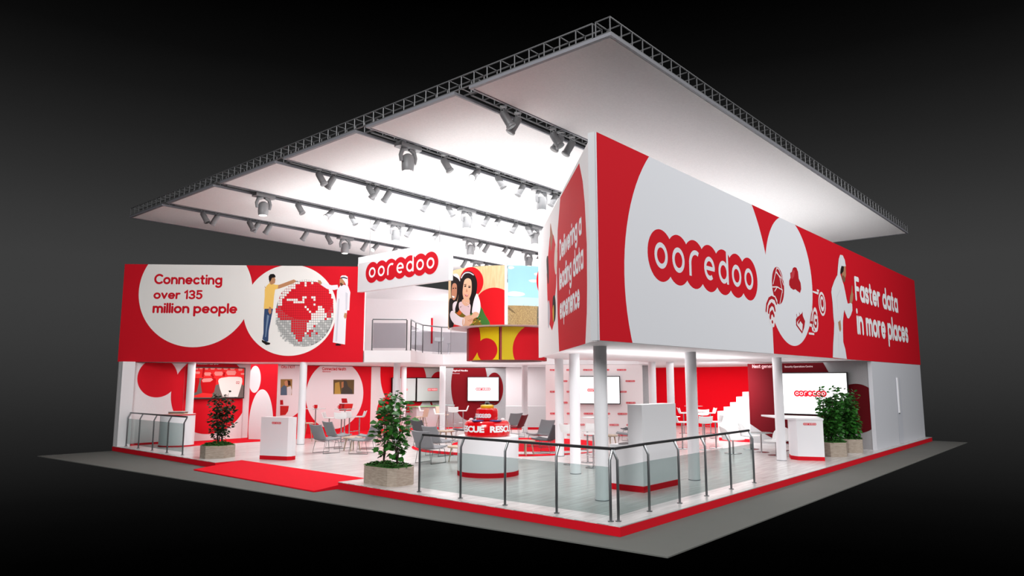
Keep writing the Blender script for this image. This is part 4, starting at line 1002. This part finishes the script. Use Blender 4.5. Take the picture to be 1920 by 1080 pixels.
for t0, t1, lb_ in ((-88.5, -4.8, 'lettering'), (8.7, 90, 'lettering')):
    A = Art(CC, None, .004); A.blocktext('RESCUE', (R(t0)*.507, R(t1)*.507, .945, 1.085), WH, .05, px=False)
    A.build(rs, lb_, 'white lettering', loc=(b_.x, b_.y, .846))
ub_ = MB().lathe([(.20, .33), (.245, .35), (.25, .38), (.25, .54), (.235, .585), (.19, .605), (0, .61)], 10).build('upper_body', REDG, rs)
MB().lathe([(.13, .60), (.15, .615), (.15, .66), (.12, .675), (0, .68)], 24).build('yellow_cap', mat('yellow_gloss', (226, 180, 30), .3), ub_)
MB().box((-.17, -.02, .69), (.17, .02, .705), Matrix.Rotation(YAW-pi/2, 4, 'Z')).lathe([(.03, .675), (.03, .715)], 12).build('rotor', BLACK, ub_, False)
CU = Cyl((b_.x, b_.y), .253, .04); A = Art(CU, None, .006); u0_ = CU.uv(893, 780)[0]; u1_ = CU.uv(919, 780)[0]
A.logo((u0_+u1_)/2-.02, 1.29, abs(u1_-u0_)+.08, WH, pr((222, 60, 66))); A.build(rs, 'logo_graphic', loc=(b_.x, b_.y, .846))
BLUE = mat('blue_speckle', (60, 60, 130), .6, noise=.8, nscale=60)
for k, an in enumerate((-.55, .55)):
    th = YAW+pi+an; c_ = Vector((cos(th), sin(th)))*.37
    MB().prism([(c_.x+.13*cos(q*pi/4), c_.y+.13*sin(q*pi/4)) for q in range(8)], .334, .355).build('blue_pad', BLUE, rs, False)
for an in (-1.3, 1.3):
    th = YAW+pi+an; c_ = Vector((cos(th), sin(th)))*.36; MB().lathe([(.035, .33), (.05, .355), (.035, .385), (.01, .39)], 16, tuple(c_)).build('side_buffer', WHITE, rs)
# corner counter with tall screen
t = thing('reception_counter', 'white corner counter with a tall white screen and black basin', 'counter')
MB().box((2.87, 1.31, .11), (4.18, 1.62, 1.60)).build('tall_screen', WHITE, t, False)
MB().box((2.87, 1.62, .11), (4.10, 2.04, .84)).build('low_counter', WHITE, t, False); MB().box((2.86, 1.30, 0), (4.19, 2.05, .11)).build('skirting', REDP, t, False)
M_ = Matrix.Translation((3.36, 1.83, 0)) @ Matrix.Diagonal((1.35, .5, 1, 1)); MB().lathe([(.33, .841), (.33, .85), (0, .85)], 40, M=M_).build('basin', BLACK, t)
# oval counter with brochures, far left
oc = Vector((1.35, 17.35, 0)); t = thing('oval_counter', 'white oval counter with red rim behind the far left railing', 'counter', oc)
def oval(a, b, z0, z1, n=44): return [(a*cos(2*pi*i/n), b*sin(2*pi*i/n)) for i in range(n)]
Mr = Matrix.Rotation(YAW+R(10), 4, 'Z')
MB().prism(oval(.42, .52, 0, 0), .04, .97, Mr).build('body', WHITE, t); MB().prism(oval(.43, .53, 0, 0), 0, .04, Mr).build('skirting', REDP, t); MB().prism(oval(.44, .54, 0, 0), .97, 1.0, Mr).build('top_rim', [REDP], t); MB().prism(oval(.425, .525, 0, 0), 1.0, 1.006, Mr).build('top', WHITE, t)
for k, (c_, dz, dr2) in enumerate((((196, 160, 110), 0, 0), ((150, 40, 44), .02, .1), ((90, 120, 110), .04, -.08), ((206, 200, 190), .06, .05))):
    o = MB().box((-.16, -.24, dz), (.16, .24, dz+.018), Matrix.Rotation(YAW+dr2, 4, 'Z')).build('brochure', [mat('brochure_%d' % k, c_, .5)], smooth=False, loc=(oc.x, oc.y, 1.007))
    tag(o, '%s brochure in the pile on the oval counter' % ('tan bottom', 'red second lowest', 'green second highest', 'pale topmost')[k], 'brochure')
# long green glass counter, rear
t = thing('long_counter', 'long grey-white counter with green glass top under the rear screens', 'counter')
q0 = gp(768, 803); PK = Plane((11.6, 17.75), (15.2, 17.75))
MB().box((XQ(757), 17.75, 0), (XQ(840)+.2, 18.2, .92)).build('body', BLOCK, t, False); MB().box((XQ(757)-.1, 17.65, .92), (XQ(840)+.3, 18.3, .95)).build('glass_top', mat('green_glass_top', (150, 214, 160), .2), t, False)

# ================================================================= PLANTERS
def plant(label, loc, rz, pot, stems, lm, n_leaf, h, spread, seed, leafsize=.085, style='mid'):
    rnd = random.Random(seed); t = thing('potted_shrub', label, 'plant', loc, rz)
    po, ph = pot; pot_ = MB().prism(po, 0, ph-.02).build('pot', POTW, t, False)
    cx = sum(p[0] for p in po)/len(po); cy = sum(p[1] for p in po)/len(po)
    inner = [(cx+(x-cx)*.93, cy+(y-cy)*.93) for x, y in po]
    MB().prism(inner, ph-.02, ph-.005).build('soil', MOSS, pot_, False)
    m = MB()
    for i in range(260):
        u = rnd.random(); q = po[i % len(po)]; q2 = po[(i+1) % len(po)]; w_ = rnd.random()
        bx, by = q[0]+(q2[0]-q[0])*w_, q[1]+(q2[1]-q[1])*w_; k = rnd.uniform(.05, .95)**.6
        x, y = cx+(bx-cx)*k, cy+(by-cy)*k; z = ph-.03+.10*(1-k**3)*rnd.uniform(.5, 1)
        a_ = rnd.uniform(0, 6.28); s_ = rnd.uniform(.03, .06); e = Vector((cos(a_), sin(a_), rnd.uniform(-.2, .5))); f = Vector((-sin(a_), cos(a_), .2)); c0 = Vector((x, y, z))
        m.add([c0-e*s_, c0-f*s_*.5+Vector((0, 0, .01)), c0+e*s_, c0+f*s_*.5+Vector((0, 0, .012))], [(0, 1, 2, 3)])
    m.build('moss_cover', MOSS, pot_, False)
    ms = MB(); ml = MB()
    for (sx, sy) in stems:
        nb = 7
        for b in range(nb):
            a_ = rnd.uniform(0, 6.28); top = h*rnd.uniform(.72, 1.0) if b else h
            rr_ = spread*rnd.uniform(.15, .8); pts = []
            for k in range(7):
                u = k/6; pts.append(Vector((sx+cos(a_)*rr_*(u**1.3)+rnd.uniform(-.015, .015), sy+sin(a_)*rr_*(u**1.3)+rnd.uniform(-.015, .015), ph-.02+(top-ph)*u)))
            ms.tube(pts, [.010-.007*k/6 for k in range(7)], 5)
            for _ in range(n_leaf//nb//len(stems)):
                u = 1-rnd.random()**.72*.90 if style == 'bush' else .12+.88*rnd.random()**.8; k = min(5, int(u*6)); fr = u*6-k; p = pts[k].lerp(pts[k+1], fr)
                th = rnd.uniform(0, 6.28); reach = spread*rnd.uniform(.05, .62)*((1.25-.95*u) if style == 'bush' else (.25+.95*sin(pi*min(1, u*1.02)))*.85)
                dirv = Vector((cos(th), sin(th), rnd.uniform(-.3, .6))).normalized(); tip = p+dirv*reach
                if rnd.random() < .3: ms.tube([p, tip], [.0035, .002], 4)
                L = leafsize*rnd.uniform(.7, 1.25)*(1 if u < .9 else .9); side = dirv.cross(Vector((0, 0, 1))).normalized()
                dr = (dirv+Vector((0, 0, rnd.uniform(-.8, .3)))).normalized(); up_ = side.cross(dr)*.18
                rot = rnd.uniform(-.9, .9); side = (side*cos(rot)+up_.normalized()*sin(rot)); w_ = L*.36
                v0 = tip; v1 = tip+dr*L*.35+side*w_+up_*L*.5; v2 = tip+dr*L*.75+side*w_*.62+up_*L*.3; v3 = tip+dr*L; v4 = tip+dr*L*.75-side*w_*.62+up_*L*.3; v5 = tip+dr*L*.35-side*w_+up_*L*.5; vm = tip+dr*L*.5-up_*.2*L
                ml.add([v0, v1, v2, v3, v4, v5, vm], [(0, 1, 6), (1, 2, 6), (2, 3, 6), (3, 4, 6), (4, 5, 6), (5, 0, 6)])
    ms.build('stems', STEM, t); ml.build('foliage', lm, t, False)
    return t
hexp = lambda r, a0=0: [(r*cos(a0+pi/3*i), r*sin(a0+pi/3*i)) for i in range(6)]
plant('dark leafy shrub in a hexagonal wooden pot by the left entrance side', (.62, 13.15, 0), R(10), (hexp(.45, R(12)), .35), [(0, 0), (.08, -.05)], LEAFD, 560, 1.74, .40, 3, .105)
plant('green double shrub in a long wooden planter on the front edge', (.60, 5.82, 0), 0, ([(-.27, -.52), (.14, -.52), (.27, -.40), (.27, .40), (.14, .52), (-.27, .52), (-.38, .36), (-.38, -.36)], .37), [(0, .22), (0, -.20)], LEAF, 400, 1.84, .36, 5, .155)
plant('green shrub in a hexagonal wooden pot nearer the right podium', (11.98, .74, 0), R(5), (hexp(.44, R(8)), .40), [(0, 0), (.05, .06)], LEAF, 1300, 1.95, .46, 11, .115, 'bush')
plant('green shrub in a hexagonal wooden pot nearer the white outer wall', (13.42, .68, 0), R(5), (hexp(.40, R(8)), .40), [(0, 0), (.05, .06)], LEAF, 1300, 1.85, .48, 13, .115, 'bush')

# ================================================================ FURNITURE
def lounge_proto(m, mb_):
    t = thing('lounge_chair', '', 'chair')
    prof = [(.33, .40), (.22, .375), (.02, .355), (-.16, .355), (-.24, .40), (-.30, .52), (-.36, .66), (-.42, .80)]
    def seatf(a, b):
        seg = prof[a:b+1]
        def f(u, v):
            s_ = u*(len(seg)-1); i = min(int(s_), len(seg)-2); fr = s_-i
            x = seg[i][0]+(seg[i+1][0]-seg[i][0])*fr; z = seg[i][1]+(seg[i+1][1]-seg[i][1])*fr
            dx, dz = seg[i+1][0]-seg[i][0], seg[i+1][1]-seg[i][1]; q = abs(v-.5)*2; wd = .27+.03*((x-.33)/-.75)
            return (x+.03*q*q*(1 if a > 3 else 0), (v-.5)*2*wd, z+.02*q*q), (dz, 0, -dx)
        return f
    MB().sheet(seatf(0, 4), 8, 6, .03).build('seat', m, t); MB().sheet(seatf(4, 7), 6, 6, .028).build('backrest', mb_, t)
    for s_ in (-1, 1):
        MB().tube([(.24, .05*s_, .345), (.24, .25*s_, .345), (.29, .26*s_, .01), (-.27, .26*s_, .01), (-.20, .25*s_, .33), (-.20, .05*s_, .335)], .008, 6).build('sled_leg', DSTEEL, t)
    MB().tube([(.24, -.25, .345), (.24, .25, .345)], .008, 6).tube([(-.2, -.25, .333), (-.2, .25, .333)], .008, 6).build('cross_bar', DSTEEL, t)
    return t
def stool_proto(m=SHELLW):
    t = thing('bar_stool', '', 'bar stool')
    def f(u, v):
        q = (v-.5)*2; s_ = u
        if s_ < .62: x = .20-.36*s_/.62; z = .78+.02*q*q; n_ = (0, 0, 1)
        else: k = (s_-.62)/.38; x = -.16-.07*k; z = .78+.20*k**1.1+.02*q*q; n_ = (1, 0, .2)
        return (x+.02*q*q*(s_ > .62), q*(.19+.02*(s_ > .62)), z), n_
    MB().sheet(f, 10, 6, .022).build('seat_shell', m, t)
    MB().tube([(0, 0, .02), (0, 0, .77)], .022, 12).build('pole', CHROME, t)
    MB().lathe([(.20, 0), (.20, .008), (.19, .014), (.03, .022)], 32).build('base', CHROME, t)
    MB().tube([(0, 0, .30), (.17, -.10, .30), (.17, .10, .30), (0, 0, .30)], .009, 6).build('footrest', CHROME, t); return t
def shell_proto():
    t = thing('swivel_chair', '', 'chair')
    def f(u, v):                              # seat pan
        th = (v-.5)*pi; r = u*.31
        return (r*cos(2*pi*v)*1.0+.02, r*sin(2*pi*v), .40-.03*(1-u*u)), (0, 0, 1)
    MB().sheet(f, 5, 28, .025).build('seat', SHELLW, t)
    def g(u, v):                              # rounded back
        a_ = (v-.5)*2.2; z = .40+.36*u; w = (1-max(0, (u-.35)/.65)**2.2)**.5 if u < .995 else .08
        return (-.26*cos(a_*w*.8)-.10*u, .30*sin(a_*w)*1.02, z), (cos(a_*w), -sin(a_*w), .2)
    MB().sheet(g, 10, 12, .02).build('backrest', SHELLW, t)
    MB().tube([(0, 0, .02), (0, 0, .375)], .025, 12).build('pole', CHROME, t); MB().lathe([(.24, 0), (.24, .006), (.22, .012), (.03, .022)], 32).build('base', CHROME, t); return t
def table_proto(h, r, name, lab):
    t = thing(name, '', 'table')
    MB().lathe([(r, h-.012), (r, h)], 40).build('glass_top', GLASSL, t); MB().tube([(0, 0, .02), (0, 0, h-.012)], .022, 12).build('pole', CHROME, t)
    MB().lathe([(.10, h-.03), (.10, h-.012)], 20).build('top_plate', CHROME, t)
    MB().lathe([(.22, 0), (.22, .006), (.20, .012), (.03, .022)], 32).build('base', CHROME, t); return t
def wtable_proto():
    t = thing('side_table', '', 'table'); MB().lathe([(.27, .36), (.28, .375), (.28, .385), (.27, .40)], 36).build('tabletop', WOOD, t)
    for k in range(4):
        a_ = pi/4+pi/2*k; MB().tube([(.17*cos(a_), .17*sin(a_), .36), (.24*cos(a_), .24*sin(a_), 0)], [.022, .015], 8).build('leg', WOOD, t)
    return t
def wchair_proto():
    t = thing('wooden_chair', '', 'chair')
    def f(u, v):
        q = (v-.5)*2
        if u < .5: return (.2-.38*u/.5, q*.21, .62+.015*q*q), (0, 0, 1)
        k = (u-.5)/.5; return (-.18-.08*k+.03*q*q, q*.20, .63+.34*k), (1, 0, .2)
    MB().sheet(f, 10, 6, .02).build('seat_shell', mat('beige_shell', (206, 178, 158), .5), t)
    for sx in (-1, 1):
        for sy in (-1, 1): MB().tube([(.10*sx, .10*sy, .61), (.21*sx, .20*sy, 0)], [.018, .012], 7).build('leg', WOOD, t)
    return t
lc = lounge_proto(GREYF, GREYF); lcb = lounge_proto(BURG, BURG); lcd = lounge_proto(GREYD, GREYD)
bs = stool_proto(); sc = shell_proto(); gt = table_proto(.56, .33, 'glass_table', ''); ht = table_proto(1.06, .36, 'high_table', ''); wt = wtable_proto(); wc_ = wchair_proto()
RGT, LFT, TOW, AWY = YAW-pi/2, YAW+pi/2, YAW+pi, YAW
def put(proto, px, py, rz, label, group=None, z=0):
    p = gp(px, py); place(proto, USED, (p.x, p.y, z), rz, label, group)
LG = 'grey lounge chairs on wire sled legs'
put(lc, 611, 849, RGT+.85, 'grey lounge chair nearest the left podium, facing right', LG)
put(lc, 633, 840, RGT+.75, 'grey lounge chair just behind the one nearest the left podium', LG)
put(lc, 679, 850, LFT-.2, 'grey lounge chair facing left beside the front planter', LG)
put(lc, 692, 841, LFT, 'grey lounge chair half hidden behind the front planter shrub', LG)
put(wt, 660, 845, 0, 'round wooden side table among the left lounge chairs', 'wooden side tables')
put(lc, 807, 868, RGT+.95, 'grey lounge chair nearest the left end of the front railing', LG)
put(lc, 823, 854, RGT+.85, 'grey lounge chair behind the one at the railing end', LG)
put(lcd, 797, 835, RGT+.8, 'dark grey lounge chair farther back left of the round counter', LG)
put(wt, 859, 866, 0, 'wooden side table touching the left side of the round counter', 'wooden side tables')
put(wt, 836, 830, 0, 'wooden side table farther back left of the rescue buoy', 'wooden side tables')
put(lcd, 869, 827, LFT, 'dark grey lounge chair just left behind the rescue buoy', LG)
put(lc, 957, 814, LFT-.9, 'grey lounge chair right behind the rescue buoy', LG)
put(lcb, 966, 820, LFT-.4, 'burgundy lounge chair right of the rescue buoy')
put(lc, 1012, 838, LFT+.75, 'light grey lounge chair on the round red carpet facing left', LG)
put(lcd, 1023, 849, LFT-.5, 'dark grey lounge chair beside the light one on the round red carpet', LG)
put(wt, 985, 853, 0, 'wooden side table at the right side of the round counter', 'wooden side tables')
put(lc, 1176, 836, LFT-.2, 'grey lounge chair behind the black basin of the corner counter', LG)
put(lcd, 1186, 826, LFT-.5, 'dark grey lounge chair farther behind the corner counter', LG)
put(wt, 1142, 840, 0, 'wooden side table behind the nearest column', 'wooden side tables')
SG = 'white bar stools on chrome poles'
for px, py, rz, lab in ((616, 828, RGT, 'white bar stool left of the left high table, facing right'), (639, 829, AWY, 'white bar stool with its back turned at the left high table'), (654, 826, AWY-.4, 'white bar stool seen from behind, second at the left high table'), (673, 824, LFT, 'white bar stool right of the left high table, facing left'),
   (1071, 871, RGT+.8, 'white bar stool between the two nearest lit columns'), (1102, 867, AWY+.6, 'white bar stool just left of the nearest column'), (1113, 877, LFT, 'white bar stool partly behind the nearest column'),
   (1280, 841, RGT, 'white bar stool right of the tall counter screen'), (1283, 813, RGT, 'white bar stool farther back against the red wall'), (1322, 843, AWY, 'white bar stool with its back turned right of the second column'),
   (1343, 840, LFT, 'white bar stool facing left before the grey low wall'), (1318, 818, AWY, 'white bar stool with its back turned in front of the red wall'), (1333, 813, LFT, 'white bar stool facing left in front of the red wall'),
   (850, 809, AWY, 'white bar stool under the dark red disc of the centre panel'), (823, 816, RGT, 'white bar stool behind the rear column'), (868, 806, LFT, 'white bar stool beside the grey centre panel'), (794, 807, RGT, 'white bar stool before the long green-topped counter'), (1262, 824, RGT+.3, 'white bar stool mostly hidden by the tall counter screen')):
    put(bs, px, py, rz, lab, SG)
HG = 'high glass tables'
put(ht, 645, 824, 0, 'high glass table under the Connected Health panel', HG); put(ht, 590, 822, 0, 'high glass table with a red mug beside the left column', HG)
put(ht, 1117, 857, 0, 'high glass table between the two nearest columns', HG); put(ht, 1303, 836, 0, 'high glass table in front of the red wall', HG); put(ht, 836, 808, 0, 'high glass table in front of the centre panel', HG)
put(ht, 1302, 812, 0, 'high glass table farther back by the red wall', HG)
WG = 'beige chairs with wooden legs'
put(wc_, 577, 829, RGT+.6, 'beige wooden-legged chair behind the left column', WG); put(wc_, 790, 812, LFT+.6, 'beige wooden-legged chair before the long counter', WG); put(wc_, 829, 806, LFT+2.2, 'beige wooden-legged chair right of the rear column', WG)
CG = 'white round-backed swivel chairs'
put(sc, 1375, 850, RGT+.1, 'white swivel chair at the far end of the right railing, seen from its side', CG); put(sc, 1408, 842, RGT-.6, 'white swivel chair with its round back to the grey low wall', CG)
put(sc, 1456, 854, LFT+.5, 'grey-white swivel chair left of the right column, turned away', CG); put(sc, 1482, 846, LFT, 'white swivel chair hidden between the right column and podium', CG)
put(gt, 1428, 848, 0, 'low glass table among the white swivel chairs')
# mugs
def mug(px, py, tpx, tpy, label):
    p = gp(tpx, tpy); q = atd(px, (Vector((p.x, p.y))-Vector((CAM.x, CAM.y))).dot(Vector((cos(YAW), sin(YAW))))-.05)
    t = thing('mug', label, 'mug', (q.x, q.y, 1.0605), group='red mugs')
    MB().lathe([(.045, 0), (.06, .02), (.06, .13), (.052, .13), (.05, .02), (0, .02)], 20).build('cup', REDG, t)
    d = -RT; MB().tube([d*.055+Vector((0, 0, .11)), d*.095+Vector((0, 0, .09)), d*.095+Vector((0, 0, .05)), d*.055+Vector((0, 0, .03))], .009, 6).build('handle', REDG, t)
mug(594, 774, 590, 822, 'red mug on the glass table beside the left column'); mug(639, 774, 645, 824, 'red mug on the glass table under the Connected Health panel')
# upper room furniture seen through the doorway
pu = dW.at((ua+ub)/2+.2, 3.05, -1.6)
o = place(bs, USED, (pu.x, pu.y, 3.05), TOW, 'white stool seen upstairs through the balcony doorway', SG)
t = thing('upper_table', 'small white table upstairs behind the balcony doorway', 'table', (pu.x+1.0, pu.y-.2, 3.05)); MB().box((-.35, -.35, .70), (.35, .35, .73)).build('tabletop', WHITE, t, False)
for sx in (-1, 1):
    for sy in (-1, 1): MB().box((.30*sx-.02, .30*sy-.02, 0), (.30*sx+.02, .30*sy+.02, .70)).build('leg', WHITE, t, False)

# =================================================================== LIGHTS
def area(name, loc, target, size, power, col=(1, 1, 1), sy=None, spread=None):
    l = bpy.data.lights.new(name, 'AREA'); l.energy = power; l.size = size; l.color = col
    if sy: l.shape = 'RECTANGLE'; l.size_y = sy
    if spread: l.spread = spread
    o = bpy.data.objects.new(name, l); COL.objects.link(o); o.location = loc
    o.rotation_euler = (Vector(target)-Vector(loc)).to_track_quat('-Z', 'Y').to_euler(); return o
for i, (x, y) in enumerate(HEADS):
    l = bpy.data.lights.new('moving_head_beam', 'SPOT'); l.energy = 420; l.spot_size = R(100); l.spot_blend = 1; l.shadow_soft_size = .11
    o = bpy.data.objects.new('moving_head_beam', l); COL.objects.link(o); o.location = (x, y, 6.74)
# daylight-white rows of spots on the trusses (down) and unseen upward fills added to brighten the roof
area('truss_wash', (6.5, 9.5, 7.2), (6.5, 9.5, 0), 6, 500, sy=8)
area('roof_fill_atrium', (7.5, 11.5, 5.9), (7.5, 11.5, 8), 9, 230, sy=9, col=(.95, 1, 1))
area('roof_fill_right', (12.5, 4.6, 3.3), (12.5, 4.6, 8), 7, 280, sy=7, col=(.95, 1, 1))
area('roof_fill_left', (4.2, 8.5, 6.3), (4.2, 8.5, 8), 6, 190, sy=10, col=(.93, 1, 1))
area('roof_fill_rear', (14, 15, 4.2), (13, 14, 8), 7, 260, sy=4)
# unseen soft fills added under the deck to light the ground floor
for loc, pw, sx, sy in (((6, 2.6, 2.63), 70, 7, 1.6), ((12, 3.5, 2.63), 90, 5, 4), ((17.5, 8, 2.63), 150, 5, 6), ((7, 17.0, 2.63), 90, 7, 1.6), ((12.5, 16, 2.63), 120, 4, 3), ((3.2, 17.4, 2.63), 40, 2.4, 1.2)):
    area('deck_fill', loc, (loc[0], loc[1], 0), sx, pw, sy=sy)
# under-deck cove that washes the soffit
area('soffit_cove', (6.5, 2.6, 2.0), (6.5, 2.6, 3), 7, 55, sy=1.0)
# unseen soft fills added in front of the stand to light the banners
area('front_fill', (-14, -3, 11), (4, 8, 3), 8, 3300)
area('stair_fill', (12.9, 4.4, 2.5), (16.0, 5.4, 1.1), 1.2, 130, spread=R(110))  # unseen fill added to brighten the stair flank and red wall
area('deck_fill', (13.8, 13.6, 2.63), (13.8, 13.6, 0), 1.6, 60)  # extra unseen fill added to lift the dim rear recess
area('upper_room_fill', (15.5, 16.8, 6.0), (15.5, 17.2, 3), 3, 90)  # unseen fill added so the balcony doorway reads bright
area('right_fill', (9, -16, 11), (10, 0, 3.5), 8, 2700)  # added fill aimed at the long front banner

w = bpy.data.worlds.new('world'); S.world = w; w.use_nodes = True; nt = w.node_tree
bg = nt.nodes['Background']; tc = nt.nodes.new('ShaderNodeTexCoord'); sx_ = nt.nodes.new('ShaderNodeSeparateXYZ'); rp = nt.nodes.new('ShaderNodeValToRGB'); mr = nt.nodes.new('ShaderNodeMapRange')
mr.inputs['From Min'].default_value = -.25; mr.inputs['From Max'].default_value = .5
nt.links.new(tc.outputs['Generated'], sx_.inputs[0]); nt.links.new(sx_.outputs['Z'], mr.inputs['Value']); nt.links.new(mr.outputs[0], rp.inputs[0]); nt.links.new(rp.outputs[0], bg.inputs[0])
cr = rp.color_ramp; cr.interpolation = 'LINEAR'
def g8(v): c = lin(v); return (c, c, c, 1)
ZV = [(-.25, 0), (-.205, 2), (-.17, 7), (-.14, 14), (-.107, 25), (-.05, 38), (0, 49), (.05, 56), (.10, 60), (.15, 60), (.20, 54), (.25, 45), (.31, 33), (.36, 22), (.41, 11), (.46, 4), (.50, 0)]
cr.elements[0].position = 0; cr.elements[0].color = g8(0); cr.elements[1].position = 1; cr.elements[1].color = g8(0)
for z_, v in ZV[1:-1]:
    e = cr.elements.new((z_+.25)/.75); e.color = g8(v)
bg.inputs['Strength'].default_value = 1
S.view_settings.view_transform = 'Standard'; S.view_settings.look = 'None'; S.view_settings.exposure = 0; S.view_settings.gamma = 1
S.view_settings.use_curve_mapping = False
S.cycles.max_bounces = 8; S.cycles.transparent_max_bounces = 16; S.cycles.use_denoising = True
# fold unused prototypes away
for pr_ in (lc, lcb, lcd, bs, sc, gt, ht, wt, wc_, hp, sp[True], sp[False]):
    if pr_.name not in USED: print('UNUSED', pr_.name)
